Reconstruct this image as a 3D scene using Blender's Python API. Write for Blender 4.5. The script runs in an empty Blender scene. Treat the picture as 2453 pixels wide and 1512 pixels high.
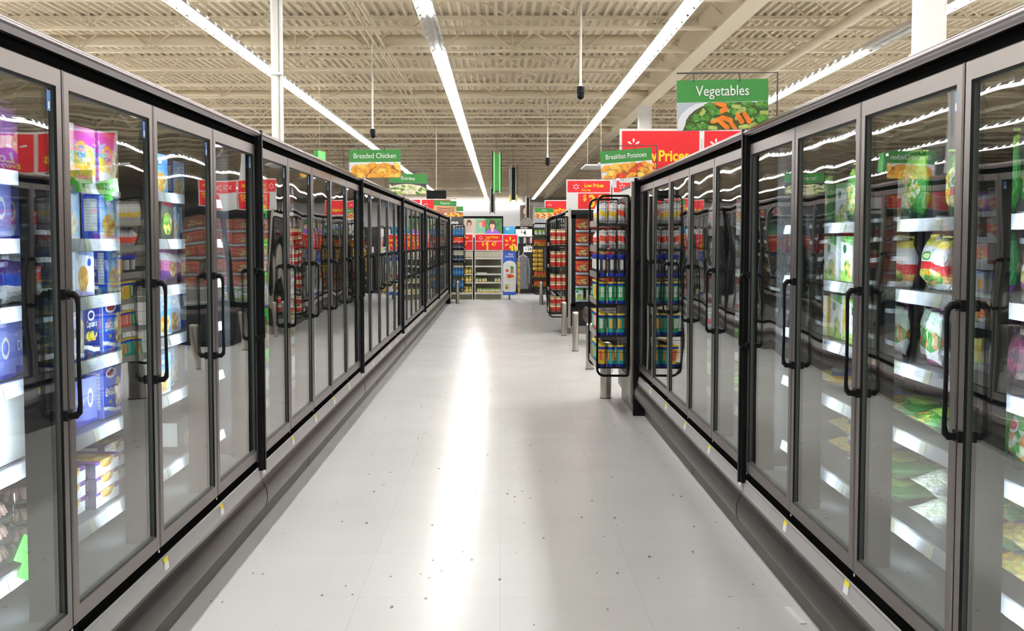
import bpy, bmesh, math, random
from mathutils import Matrix, Vector
R = math.radians
PI = math.pi
random.seed(7)
sc = bpy.context.scene
C = sc.collection

# ------------------------------------------------------------------ camera
W_IMG, H_IMG = 2453, 1512
FPX = 2410.0
EYE = 1.54
PITCH = 3.0
cam_d = bpy.data.cameras.new('camera')
cam_d.sensor_width = 36.0
cam_d.lens = FPX / W_IMG * 36.0
cam_d.clip_end = 300
cam_d.shift_x = (W_IMG / 2 - 1198) / W_IMG
cam_d.shift_y = -((H_IMG / 2 - 575) - FPX * math.tan(R(PITCH))) / W_IMG
cam = bpy.data.objects.new('camera', cam_d)
cam.location = (0, 0, EYE)
cam.rotation_euler = (R(90 - PITCH), 0, 0)
C.objects.link(cam)
sc.camera = cam

# ------------------------------------------------------------------ world, exposure
wd = bpy.data.worlds.new('world'); sc.world = wd; wd.use_nodes = True
wd.node_tree.nodes['Background'].inputs[0].default_value = (.9, .88, .82, 1)
wd.node_tree.nodes['Background'].inputs[1].default_value = 0.10
sc.view_settings.view_transform = 'Standard'
sc.view_settings.look = 'None'
sc.view_settings.gamma = 1
sc.view_settings.use_curve_mapping = False
sc.view_settings.exposure = 0.6
LAMP = 28.0          # ceiling tubes
LED = 24.0           # freezer strips
cy = sc.cycles
cy.max_bounces = 7; cy.diffuse_bounces = 3; cy.glossy_bounces = 4
cy.transparent_max_bounces = 24; cy.transmission_bounces = 4
cy.sample_clamp_indirect = 4.0
cy.caustics_reflective = False; cy.caustics_refractive = False

# ------------------------------------------------------------------ materials
M = {}
def mat(name, col, rough=.5, metal=0., emit=0., ecol=None, bump=0., bscale=40., noise=0., nscale=8., spec=.5, coat=0.):
    if name in M: return M[name]
    m = bpy.data.materials.new(name); m.use_nodes = True
    nt = m.node_tree; b = nt.nodes['Principled BSDF']
    b.inputs['Base Color'].default_value = (*col, 1)
    b.inputs['Roughness'].default_value = rough
    b.inputs['Metallic'].default_value = metal
    b.inputs['Specular IOR Level'].default_value = spec
    b.inputs['Coat Weight'].default_value = coat
    if emit:
        b.inputs['Emission Color'].default_value = (*(ecol or col), 1)
        b.inputs['Emission Strength'].default_value = emit
    tc = nt.nodes.new('ShaderNodeTexCoord')
    if noise:
        n = nt.nodes.new('ShaderNodeTexNoise'); n.inputs['Scale'].default_value = nscale
        n.inputs['Detail'].default_value = 4
        nt.links.new(tc.outputs['Object'], n.inputs['Vector'])
        r = nt.nodes.new('ShaderNodeMapRange'); r.inputs[1].default_value = .3; r.inputs[2].default_value = .7
        r.inputs[3].default_value = 1 - noise; r.inputs[4].default_value = 1 + noise
        nt.links.new(n.outputs['Fac'], r.inputs[0])
        mx = nt.nodes.new('ShaderNodeVectorMath'); mx.operation = 'SCALE'
        mx.inputs[0].default_value = col
        nt.links.new(r.outputs[0], mx.inputs['Scale'])
        nt.links.new(mx.outputs[0], b.inputs['Base Color'])
    if bump:
        n = nt.nodes.new('ShaderNodeTexNoise'); n.inputs['Scale'].default_value = bscale
        n.inputs['Detail'].default_value = 3
        nt.links.new(tc.outputs['Object'], n.inputs['Vector'])
        bp = nt.nodes.new('ShaderNodeBump'); bp.inputs['Strength'].default_value = bump
        bp.inputs['Distance'].default_value = .01
        nt.links.new(n.outputs['Fac'], bp.inputs['Height'])
        nt.links.new(bp.outputs[0], b.inputs['Normal'])
    M[name] = m
    return m

def math_node(nt, op, a=None, b=None, clamp=False):
    n = nt.nodes.new('ShaderNodeMath'); n.operation = op; n.use_clamp = clamp
    for i, v in enumerate((a, b)):
        if v is None: continue
        if isinstance(v, (int, float)): n.inputs[i].default_value = v
        else: nt.links.new(v, n.inputs[i])
    return n.outputs[0]

def glass_mat(name, f0=.075, wob=.012, tint=(.93, .96, .95)):
    m = bpy.data.materials.new(name); m.use_nodes = True
    nt = m.node_tree; nt.nodes.remove(nt.nodes['Principled BSDF'])
    out = nt.nodes['Material Output']
    tr = nt.nodes.new('ShaderNodeBsdfTransparent'); tr.inputs[0].default_value = (*tint, 1)
    gl = nt.nodes.new('ShaderNodeBsdfGlossy'); gl.inputs['Roughness'].default_value = 0.0
    gl.inputs['Color'].default_value = (.95, .95, .95, 1)
    geo = nt.nodes.new('ShaderNodeNewGeometry')
    dt = nt.nodes.new('ShaderNodeVectorMath'); dt.operation = 'DOT_PRODUCT'
    nt.links.new(geo.outputs['Normal'], dt.inputs[0]); nt.links.new(geo.outputs['Incoming'], dt.inputs[1])
    c = math_node(nt, 'ABSOLUTE', dt.outputs['Value'])
    c = math_node(nt, 'SUBTRACT', 1.0, c)
    c = math_node(nt, 'POWER', c, 4.2)
    c = math_node(nt, 'MULTIPLY', c, 1 - f0)
    c = math_node(nt, 'ADD', c, f0, True)
    tc = nt.nodes.new('ShaderNodeTexCoord'); oi = nt.nodes.new('ShaderNodeObjectInfo')
    n = nt.nodes.new('ShaderNodeTexNoise'); n.noise_dimensions = '4D'
    n.inputs['Scale'].default_value = 2.2; n.inputs['Detail'].default_value = .5
    nt.links.new(tc.outputs['Object'], n.inputs['Vector'])
    w = math_node(nt, 'MULTIPLY', oi.outputs['Random'], 50.0)
    nt.links.new(w, n.inputs['W'])
    bp = nt.nodes.new('ShaderNodeBump'); bp.inputs['Strength'].default_value = 1
    bp.inputs['Distance'].default_value = wob
    nt.links.new(n.outputs['Fac'], bp.inputs['Height'])
    nt.links.new(bp.outputs[0], gl.inputs['Normal'])
    mx = nt.nodes.new('ShaderNodeMixShader')
    nt.links.new(c, mx.inputs[0]); nt.links.new(tr.outputs[0], mx.inputs[1]); nt.links.new(gl.outputs[0], mx.inputs[2])
    nt.links.new(mx.outputs[0], out.inputs[0])
    M[name] = m
    return m

GLASS = glass_mat('door_glass', .19, .005)
BLACK = mat('black_trim', (.006, .006, .007), .45, spec=.12)
BLACKM = mat('black_powder_coat', (.010, .010, .011), .5, spec=.25)
FRAME = mat('anodised_frame', (.24, .222, .22), .30, .85)
CANOPY = mat('canopy_metal', (.42, .39, .41), .24, .92)
BUMPER = mat('bumper_metal', (.085, .08, .077), .25, .85, noise=.15, nscale=6)
CHROME = mat('chrome_edge', (.7, .7, .7), .15, 1)
STRIP = mat('label_strip_grey', (.37, .36, .37), .35, .1)
KICK = mat('kick_plate_brown', (.085, .078, .07), .5, .3)
LINER = mat('freezer_liner', (.30, .31, .33), .45)
SHELF = mat('freezer_shelf_wire', (.16, .16, .18), .4, .5)
RAIL = mat('price_rail_white', (.60, .63, .72), .3)
TAGC = mat('price_tag_cream', (.9, .93, .7), .5)
YEL = mat('tag_yellow', (.95, .82, .03), .45)
WHITE = mat('white_paint', (.88, .87, .84), .4)
WHITEP = mat('white_print', (.92, .92, .92), .45)
RED = mat('sign_red', (.80, .012, .02), .35)
SYEL = mat('sign_yellow', (1.0, .72, .01), .4)
GREEN = mat('sign_green', (.035, .23, .04), .4)
LGREEN = mat('light_green', (.22, .72, .24), .35)
for m_ in (FRAME, BUMPER, CANOPY): m_.node_tree.nodes['Principled BSDF'].inputs['Specular Tint'].default_value = (.62, .60, .60, 1)
STEEL = mat('brushed_steel', (.62, .58, .52), .28, .95)
JOIST = mat('joist_paint', (.72, .62, .45), .5)
DARKG = mat('dark_grey', (.05, .05, .052), .4)
BLUE = mat('sign_blue', (.02, .10, .55), .4)
CREAM = mat('gondola_cream', (.62, .58, .47), .5)
OLIVE = mat('gondola_back', (.20, .19, .12), .6)
LAMPM = mat('tube_glow', (1, 1, 1), .5, emit=LAMP, ecol=(1.0, .985, .95))
LEDM = mat('led_glow', (1, 1, 1), .5, emit=LED, ecol=(.80, .90, 1.0))
REFL = mat('lamp_reflector', (.9, .88, .84), .4)
STICK = mat('blue_sticker', (.06, .20, .48), .4)

def floor_mat():
    m = bpy.data.materials.new('waxed_floor_tile'); m.use_nodes = True
    nt = m.node_tree; b = nt.nodes['Principled BSDF']
    tc = nt.nodes.new('ShaderNodeTexCoord')
    n1 = nt.nodes.new('ShaderNodeTexNoise'); n1.inputs['Scale'].default_value = .8; n1.inputs['Detail'].default_value = 5
    nt.links.new(tc.outputs['Object'], n1.inputs['Vector'])
    cr = nt.nodes.new('ShaderNodeValToRGB')
    cr.color_ramp.elements[0].position = .3; cr.color_ramp.elements[0].color = (.74, .75, .755, 1)
    cr.color_ramp.elements[1].position = .7; cr.color_ramp.elements[1].color = (.82, .83, .84, 1)
    nt.links.new(n1.outputs['Fac'], cr.inputs[0])
    br = nt.nodes.new('ShaderNodeTexBrick'); br.offset = 0
    br.inputs['Scale'].default_value = 1.0; br.inputs['Brick Width'].default_value = .61; br.inputs['Row Height'].default_value = .61
    br.inputs['Mortar Size'].default_value = .0012; br.inputs['Mortar Smooth'].default_value = .3
    br.inputs['Color1'].default_value = (1, 1, 1, 1); br.inputs['Color2'].default_value = (.965, .965, .965, 1)
    br.inputs['Mortar'].default_value = (.78, .77, .75, 1)
    nt.links.new(tc.outputs['Object'], br.inputs['Vector'])
    mx = nt.nodes.new('ShaderNodeMixRGB'); mx.blend_type = 'MULTIPLY'; mx.inputs[0].default_value = 1
    nt.links.new(cr.outputs[0], mx.inputs[1]); nt.links.new(br.outputs[0], mx.inputs[2])
    # dark chips and scuffs
    mp = nt.nodes.new('ShaderNodeMapping'); mp.inputs['Scale'].default_value = (22, 9, 1)
    nt.links.new(tc.outputs['Object'], mp.inputs[0])
    vo = nt.nodes.new('ShaderNodeTexVoronoi'); vo.inputs['Scale'].default_value = 1
    nt.links.new(mp.outputs[0], vo.inputs['Vector'])
    sep = nt.nodes.new('ShaderNodeSeparateColor'); nt.links.new(vo.outputs['Color'], sep.inputs[0])
    rad = math_node(nt, 'MULTIPLY', math_node(nt, 'POWER', sep.outputs[0], 4.0), .17)
    sp = math_node(nt, 'LESS_THAN', vo.outputs['Distance'], rad)
    mx2 = nt.nodes.new('ShaderNodeMixRGB'); mx2.inputs[2].default_value = (.12, .10, .08, 1)
    nt.links.new(math_node(nt, 'MULTIPLY', sp, .75), mx2.inputs[0])
    nt.links.new(mx.outputs[0], mx2.inputs[1])
    nt.links.new(mx2.outputs[0], b.inputs['Base Color'])
    n2 = nt.nodes.new('ShaderNodeTexNoise'); n2.inputs['Scale'].default_value = 3; n2.inputs['Detail'].default_value = 3
    nt.links.new(tc.outputs['Object'], n2.inputs['Vector'])
    mr = nt.nodes.new('ShaderNodeMapRange'); mr.inputs[3].default_value = .18; mr.inputs[4].default_value = .26
    nt.links.new(n2.outputs['Fac'], mr.inputs[0]); nt.links.new(mr.outputs[0], b.inputs['Roughness'])
    b.inputs['Specular IOR Level'].default_value = .27
    n3 = nt.nodes.new('ShaderNodeTexNoise'); n3.inputs['Scale'].default_value = 9; n3.inputs['Detail'].default_value = 2
    mp3 = nt.nodes.new('ShaderNodeMapping'); mp3.inputs['Scale'].default_value = (1, 2.2, 1)
    nt.links.new(tc.outputs['Object'], mp3.inputs[0]); nt.links.new(mp3.outputs[0], n3.inputs['Vector'])
    bp = nt.nodes.new('ShaderNodeBump'); bp.inputs['Strength'].default_value = .1; bp.inputs['Distance'].default_value = .001
    nt.links.new(n3.outputs['Fac'], bp.inputs['Height']); nt.links.new(bp.outputs[0], b.inputs['Normal'])
    return m
FLOOR = floor_mat()

def pack_mat(name, bands, food=None, fc=(.5, .45), fr=(.38, .24), fcols=None, fscale=9., glossy=.25, foil=0., side=None, logo=None, seed=0.):
    """A printed package: colour bands up its height, a food picture, a pale information panel on its ends."""
    m = bpy.data.materials.new(name); m.use_nodes = True
    nt = m.node_tree; b = nt.nodes['Principled BSDF']; L = nt.links
    b.inputs['Roughness'].default_value = glossy
    tc = nt.nodes.new('ShaderNodeTexCoord')
    sx = nt.nodes.new('ShaderNodeSeparateXYZ'); L.new(tc.outputs['Generated'], sx.inputs[0])
    gx, gz = sx.outputs[0], sx.outputs[2]
    wv = nt.nodes.new('ShaderNodeTexNoise'); wv.inputs['Scale'].default_value = 2.5; L.new(tc.outputs['Generated'], wv.inputs['Vector'])
    sl = math_node(nt, 'MULTIPLY', math_node(nt, 'SUBTRACT', gx, .5), .12)
    zz = math_node(nt, 'ADD', gz, math_node(nt, 'ADD', sl, math_node(nt, 'MULTIPLY', math_node(nt, 'SUBTRACT', wv.outputs['Fac'], .5), .10)))
    cr = nt.nodes.new('ShaderNodeValToRGB'); cr.color_ramp.interpolation = 'CONSTANT'
    els = cr.color_ramp.elements
    for i, (p, c) in enumerate(bands):
        e = els[i] if i < 2 else els.new(p)
        e.position = p; e.color = (*c, 1)
    L.new(zz, cr.inputs[0]); cur = cr.outputs[0]
    def ell(cx, cz, rx, rz):
        a = math_node(nt, 'POWER', math_node(nt, 'DIVIDE', math_node(nt, 'SUBTRACT', gx, cx), rx), 2.0)
        c = math_node(nt, 'POWER', math_node(nt, 'DIVIDE', math_node(nt, 'SUBTRACT', gz, cz), rz), 2.0)
        return math_node(nt, 'LESS_THAN', math_node(nt, 'ADD', a, c), 1.0)
    def mixin(mask, colsock_or_col, cur):
        mx = nt.nodes.new('ShaderNodeMixRGB'); L.new(mask, mx.inputs[0]); L.new(cur, mx.inputs[1])
        if isinstance(colsock_or_col, tuple): mx.inputs[2].default_value = (*colsock_or_col, 1)
        else: L.new(colsock_or_col, mx.inputs[2])
        return mx.outputs[0]
    if food:
        vo = nt.nodes.new('ShaderNodeTexVoronoi'); vo.inputs['Scale'].default_value = fscale
        mp = nt.nodes.new('ShaderNodeMapping'); mp.inputs['Location'].default_value = (seed, seed * 1.7, 0)
        L.new(tc.outputs['Generated'], mp.inputs[0]); L.new(mp.outputs[0], vo.inputs['Vector'])
        sc_ = nt.nodes.new('ShaderNodeSeparateColor'); L.new(vo.outputs['Color'], sc_.inputs[0])
        fr_ = nt.nodes.new('ShaderNodeValToRGB'); fr_.color_ramp.interpolation = 'CONSTANT'
        fe = fr_.color_ramp.elements
        for i, c in enumerate(food):
            e = fe[i] if i < 2 else fe.new(i / len(food))
            e.position = i / len(food); e.color = (*c, 1)
        L.new(sc_.outputs[0], fr_.inputs[0])
        ds = nt.nodes.new('ShaderNodeMixRGB'); ds.blend_type = 'MULTIPLY'; ds.inputs[0].default_value = .5
        L.new(fr_.outputs[0], ds.inputs[1])
        inv = math_node(nt, 'SUBTRACT', 1.25, math_node(nt, 'MULTIPLY', vo.outputs['Distance'], 1.2))
        cb = nt.nodes.new('ShaderNodeCombineColor')
        for k in range(3): L.new(inv, cb.inputs[k])
        L.new(cb.outputs[0], ds.inputs[2])
        cur = mixin(ell(fc[0], fc[1], *fr), ds.outputs[0], cur)
    if logo:
        lc, lx, lz, lrx, lrz, ic = logo
        cur = mixin(ell(lx, lz, lrx, lrz), lc, cur)
        if ic: cur = mixin(ell(lx, lz, lrx * .72, lrz * .62), ic, cur)
    if side:
        geo = nt.nodes.new('ShaderNodeSeparateXYZ'); L.new(tc.outputs['Normal'], geo.inputs[0])
        ax = math_node(nt, 'GREATER_THAN', math_node(nt, 'ABSOLUTE', geo.outputs[0]), .7)
        gy = sx.outputs[1]
        def rng(s, a, c): return math_node(nt, 'MULTIPLY', math_node(nt, 'GREATER_THAN', s, a), math_node(nt, 'LESS_THAN', s, c))
        base = mixin(ax, side, cur)
        pan = math_node(nt, 'MULTIPLY', ax, math_node(nt, 'MULTIPLY', rng(gy, .15, .85), rng(gz, .18, .86)))
        ln = math_node(nt, 'GREATER_THAN', math_node(nt, 'SINE', math_node(nt, 'MULTIPLY', gz, 95.0)), .75)
        lc2 = nt.nodes.new('ShaderNodeMixRGB'); L.new(ln, lc2.inputs[0])
        lc2.inputs[1].default_value = (.85, .88, .86, 1); lc2.inputs[2].default_value = (.45, .48, .5, 1)
        cur = mixin(pan, lc2.outputs[0], base)
    L.new(cur, b.inputs['Base Color'])
    if foil:
        nz = nt.nodes.new('ShaderNodeTexNoise'); nz.inputs['Scale'].default_value = 7; nz.inputs['Detail'].default_value = 3
        nz.inputs['Distortion'].default_value = 1.2
        L.new(tc.outputs['Generated'], nz.inputs['Vector'])
        bp = nt.nodes.new('ShaderNodeBump'); bp.inputs['Strength'].default_value = foil; bp.inputs['Distance'].default_value = .03
        L.new(nz.outputs['Fac'], bp.inputs['Height']); L.new(bp.outputs[0], b.inputs['Normal'])
    M[name] = m
    return m

# ------------------------------------------------------------------ mesh builder
class MB:
    def __init__(s): s.v = []; s.f = []; s.m = []; s.mats = []
    def mi(s, m):
        if m not in s.mats: s.mats.append(m)
        return s.mats.index(m)
    def face(s, pts, m):
        i = len(s.v); s.v += [tuple(p) for p in pts]; s.f.append(tuple(range(i, i + len(pts)))); s.m.append(s.mi(m)); return s
    def box(s, x0, x1, y0, y1, z0, z1, m):
        i = len(s.v)
        s.v += [(x, y, z) for x in (x0, x1) for y in (y0, y1) for z in (z0, z1)]
        k = s.mi(m)
        for f in ((0, 1, 3, 2), (4, 6, 7, 5), (0, 4, 5, 1), (2, 3, 7, 6), (0, 2, 6, 4), (1, 5, 7, 3)):
            s.f.append(tuple(i + a for a in f)); s.m.append(k)
        return s
    def cbox(s, x, y, z, dx, dy, dz, m): return s.box(x - dx / 2, x + dx / 2, y - dy / 2, y + dy / 2, z, z + dz, m)
    def prism(s, prof, y0, y1, m, axis='y', caps=True):
        """profile points (a, z) extruded along an axis"""
        i = len(s.v); n = len(prof); k = s.mi(m)
        for yy in (y0, y1):
            for a, z in prof: s.v.append((a, yy, z) if axis == 'y' else (yy, a, z))
        for j in range(n):
            s.f.append((i + j, i + (j + 1) % n, i + n + (j + 1) % n, i + n + j)); s.m.append(k)
        if caps:
            s.f.append(tuple(i + j for j in range(n))); s.m.append(k)
            s.f.append(tuple(i + n + j for j in range(n - 1, -1, -1))); s.m.append(k)
        return s
    def tube(s, pts, r, m, n=8, closed=False):
        pts = [Vector(p) for p in pts]; N = len(pts); k = s.mi(m); i0 = len(s.v)
        up = None
        for a in range(N):
            if closed: d = pts[(a + 1) % N] - pts[a - 1]
            elif a == 0: d = pts[1] - pts[0]
            elif a == N - 1: d = pts[-1] - pts[-2]
            else: d = (pts[a + 1] - pts[a]).normalized() + (pts[a] - pts[a - 1]).normalized()
            d.normalize()
            if up is None:
                up = Vector((0, 0, 1)) if abs(d.z) < .9 else Vector((1, 0, 0))
            e1 = d.cross(up).normalized(); e2 = d.cross(e1).normalized(); up = -e2 if False else e1.cross(d)
            rr = r[a] if isinstance(r, (list, tuple)) else r
            for q in range(n):
                t = 2 * PI * (q + .5) / n
                s.v.append(tuple(pts[a] + e1 * math.cos(t) * rr + e2 * math.sin(t) * rr))
        for a in range(N if closed else N - 1):
            b_ = (a + 1) % N
            for q in range(n):
                s.f.append((i0 + a * n + q, i0 + a * n + (q + 1) % n, i0 + b_ * n + (q + 1) % n, i0 + b_ * n + q)); s.m.append(k)
        if not closed:
            s.f.append(tuple(i0 + q for q in range(n))); s.m.append(k)
            s.f.append(tuple(i0 + (N - 1) * n + q for q in range(n - 1, -1, -1))); s.m.append(k)
        return s
    def lathe(s, prof, x, y, m, n=16, mats=None):
        """profile (r, z) from the bottom up round a vertical axis"""
        i0 = len(s.v); k = s.mi(m)
        for r, z in prof:
            for q in range(n):
                t = 2 * PI * q / n; s.v.append((x + r * math.cos(t), y + r * math.sin(t), z))
        for a in range(len(prof) - 1):
            kk = s.mi(mats[a]) if mats else k
            for q in range(n):
                s.f.append((i0 + a * n + q, i0 + a * n + (q + 1) % n, i0 + (a + 1) * n + (q + 1) % n, i0 + (a + 1) * n + q)); s.m.append(kk)
        s.f.append(tuple(i0 + q for q in range(n - 1, -1, -1))); s.m.append(s.mi(mats[0]) if mats else k)
        s.f.append(tuple(i0 + (len(prof) - 1) * n + q for q in range(n))); s.m.append(s.mi(mats[-1]) if mats else k)
        return s
    def poly(s, pts, y, m, th=.0015):
        """flat printed shape in the XZ plane facing -Y, th thick"""
        i = len(s.v); n = len(pts); k = s.mi(m)
        for yy in (y - th, y): s.v += [(a, yy, z) for a, z in pts]
        s.f.append(tuple(i + j for j in range(n))); s.m.append(k)
        s.f.append(tuple(i + n + j for j in range(n - 1, -1, -1))); s.m.append(k)
        for j in range(n):
            s.f.append((i + j, i + n + j, i + n + (j + 1) % n, i + (j + 1) % n)); s.m.append(k)
        return s
    def blob(s, cx, cz, rx, rz, y, m, rot=0, n=18, wob=.08, th=.0015, clip=None):
        ph = random.random() * 6; pts = []
        for j in range(n):
            t = 2 * PI * j / n; w = 1 + wob * math.sin(3 * t + ph) + wob * .6 * math.sin(5 * t + 2 * ph)
            a, b_ = rx * w * math.cos(t), rz * w * math.sin(t)
            px, pz = cx + a * math.cos(rot) - b_ * math.sin(rot), cz + a * math.sin(rot) + b_ * math.cos(rot)
            if clip:
                px = min(max(px, clip[0]), clip[1]); pz = min(max(pz, clip[2]), clip[3])
            pts.append((px, pz))
        return s.poly(pts, y, m, th)
    def addmesh(s, me, mx, m):
        i = len(s.v); k = s.mi(m)
        s.v += [tuple(mx @ v.co) for v in me.vertices]
        for p in me.polygons: s.f.append(tuple(i + a for a in p.vertices)); s.m.append(k)
        return s
    def mesh(s, name, smooth=False, recalc=True):
        me = bpy.data.meshes.new(name)
        me.from_pydata(s.v, [], s.f)
        for mm in s.mats: me.materials.append(mm)
        me.polygons.foreach_set('material_index', s.m)
        if recalc:
            bm = bmesh.new(); bm.from_mesh(me); bmesh.ops.recalc_face_normals(bm, faces=bm.faces); bm.to_mesh(me); bm.free()
        if smooth:
            me.polygons.foreach_set('use_smooth', [True] * len(me.polygons))
            try: me.set_sharp_from_angle(angle=R(38))
            except Exception: pass
        me.update()
        return me
    def build(s, name, parent=None, smooth=False, recalc=True, loc=None, bevel=0):
        o = bpy.data.objects.new(name, s.mesh(name, smooth, recalc)); C.objects.link(o)
        if parent: o.parent = parent
        if loc: o.location = loc
        if bevel:
            bv = o.modifiers.new('bevel', 'BEVEL'); bv.width = bevel; bv.segments = 2; bv.limit_method = 'ANGLE'
        return o

def tag(o, label, cat, group=None, kind=None):
    o['label'] = label
    if cat: o['category'] = cat
    if group: o['group'] = group
    if kind: o['kind'] = kind
    return o
def empty(name, loc, label=None, cat=None, group=None, rz=0, kind=None):
    o = bpy.data.objects.new(name, None); C.objects.link(o); o.location = loc; o.rotation_euler = (0, 0, rz)
    o.empty_display_size = .1
    if label: tag(o, label, cat, group, kind)
    return o
def struct(o, label=None):
    o['kind'] = 'structure'
    if label: o['label'] = label
    return o
def copy_tree(o, parent=None):
    c = o.copy(); C.objects.link(c)
    if parent: c.parent = parent
    for ch in list(kids.get(o.name, ())): copy_tree(ch, c)
    return c
kids = {}
def index_kids():
    kids.clear()
    for o in C.objects:
        if o.parent: kids.setdefault(o.parent.name, []).append(o)

_fc = {}
def text_mesh(s, bold=0.0, sx=1.0, align='CENTER'):
    key = (s, bold, sx, align)
    if key in _fc: return _fc[key]
    cu = bpy.data.curves.new('t', 'FONT'); cu.body = s; cu.align_x = align; cu.align_y = 'CENTER'
    cu.size = 1; cu.offset = bold; cu.extrude = .004; cu.resolution_u = 3
    o = bpy.data.objects.new('t', cu); C.objects.link(o)
    bpy.context.view_layer.update()
    me = bpy.data.meshes.new_from_object(o.evaluated_get(bpy.context.evaluated_depsgraph_get()))
    for v in me.vertices: v.co.x *= sx
    bpy.data.objects.remove(o); bpy.data.curves.remove(cu)
    _fc[key] = me
    return me
def put_text(mb, s, x, y, z, size, m, bold=.0, sx=1., align='CENTER', rot=0.):
    """text upright in the XZ plane, read from -Y"""
    me = text_mesh(s, bold, sx, align)
    mx = Matrix.Translation((x, y, z)) @ Matrix.Rotation(rot, 4, 'Y') @ Matrix.Rotation(R(90), 4, 'X') @ Matrix.Scale(size, 4)
    mb.addmesh(me, mx, m)
def burst(mb, cx, cz, r, y, m, upper=False):
    for k in range(6):
        a = R(90 + 60 * k)
        if upper and k in (2, 3, 4): continue
        pts = []
        for (d, w) in ((.36, .05), (.55, .12), (.9, .15), (1., .08), (1., -.08), (.9, -.15), (.55, -.12), (.36, -.05)):
            pts.append((cx + r * (d * math.cos(a) - w * math.sin(a)), cz + r * (d * math.sin(a) + w * math.cos(a))))
        mb.poly(pts, y, m, .002)

ORD = ['nearest', 'second', 'third', 'fourth', 'fifth', 'sixth', 'seventh', 'eighth', 'ninth', 'tenth', 'eleventh', 'twelfth', 'thirteenth', 'fourteenth', 'fifteenth', 'sixteenth']

# ================================================================== SETTING
YB, YF = -8.0, 75.0
XR = 20.0
ZJ = EYE + 3.16       # underside of the joists
ZD = ZJ + .60         # underside of the roof deck
fl = MB().box(-XR, XR, YB, 28.6, -.1, 0, FLOOR).build('floor'); struct(fl, 'waxed pale grey vinyl tile floor with dark specks')
struct(MB().box(-XR, XR, 28.6, YF, -.1, .004, mat('bounce_cut_carpet', (.07, .06, .055), .9, noise=.2, nscale=30)).build('floor_2'), 'unseen dark clothing department carpet, added to dim the far ceiling')  # out of view; added dark so less floor bounce reaches the far ceiling
DECK = mat('roof_deck_paint', (.66, .56, .41), .6)
dk = MB(); p = .152; nx = int(2 * XR / p); x = -XR
for i in range(nx):
    a = x + i * p
    for (x0, z0, x1, z1) in ((a, 0, a + .045, 0), (a + .045, 0, a + .062, .05), (a + .062, .05, a + .135, .05), (a + .135, .05, a + p, 0)):
        dk.face([(x0, YB, ZD + z0), (x1, YB, ZD + z1), (x1, YF, ZD + z1), (x0, YF, ZD + z0)], DECK)
dk.box(-XR, XR, YB, YF, ZD + .06, ZD + .10, DECK)
struct(dk.build('ceiling', recalc=False), 'cream corrugated steel roof deck')
WALLW = mat('wall_white', (.90, .91, .94), .6)
WALLG = mat('wall_grey', (.34, .31, .27), .6)
wb = MB().box(-XR, XR, YF, YF + .2, 0, 4.35, WALLW).box(-XR, XR, YF, YF + .2, 4.35, ZD + .1, WALLG).build('wall_back'); struct(wb, 'white far wall with grey band above')
for nm, a, b_ in (('wall_left', -XR - .2, -XR), ('wall_right', XR, XR + .2)):
    struct(MB().box(a, b_, YB, YF, 0, ZD + .1, WALLG).build(nm))
struct(MB().box(-XR, XR, YB - .2, YB, 0, ZD + .1, WALLG).build('wall_front'))
wt = MB().box(-10, 1.6, YF - .25, YF, 4.28, 4.36, mat('cove_light', (1, 1, 1), .5, emit=9)).build('trim_1'); struct(wt, 'bright cove light line along the far wall')

# joists
def bar(mb, a, b_, w, m): mb.tube([a, b_], w, m, 4)
j = MB(); XJ = 19.0
j.box(-XJ, XJ, -.055, -.008, .545, .6, JOIST).box(-XJ, XJ, .008, .055, .545, .6, JOIST)
j.box(-XJ, XJ, -.045, -.008, 0, .045, JOIST).box(-XJ, XJ, .008, .045, 0, .045, JOIST)
pw = 1.22; n = int(2 * XJ / pw)
for i in range(n):
    a = -XJ + i * pw
    bar(j, (a, 0, .56), (a + pw / 2, 0, .03), .018, JOIST); bar(j, (a + pw / 2, 0, .03), (a + pw, 0, .56), .018, JOIST)
    bar(j, (a + pw / 2, 0, .03), (a + pw / 2, 0, .56), .010, JOIST)
    if i % 3 == 0: bar(j, (a + .2, .02, .56), (a + .2 + pw, .9, .04), .012, JOIST)
jm = j.mesh('joist')
k = 0; yy = 13.5 - 1.83 * 11
while yy < YF - 1:
    o = bpy.data.objects.new('ceiling_joist', jm); C.objects.link(o); o.location = ((.3 if k % 2 else 0), yy, ZJ)
    struct(o, 'cream open web steel roof joist'); o['group'] = 'roof joists'
    k += 1; yy += 1.83
# big girder along the aisle at the right, and its twin at the left
def girder(x, lab):
    g = MB()
    g.box(x - .15, x + .15, YB, YF, ZJ - .06, ZJ - .035, JOIST).box(x - .012, x + .012, YB, YF, ZJ - .035, ZD - .03, JOIST)
    g.box(x - .15, x + .15, YB, YF, ZD - .03, ZD - .005, JOIST)
    o = g.build('ceiling_girder'); struct(o, lab)
girder(3.35, 'cream steel girder over the right freezer run')
girder(-9.5, 'cream steel girder far over the left')
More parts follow.
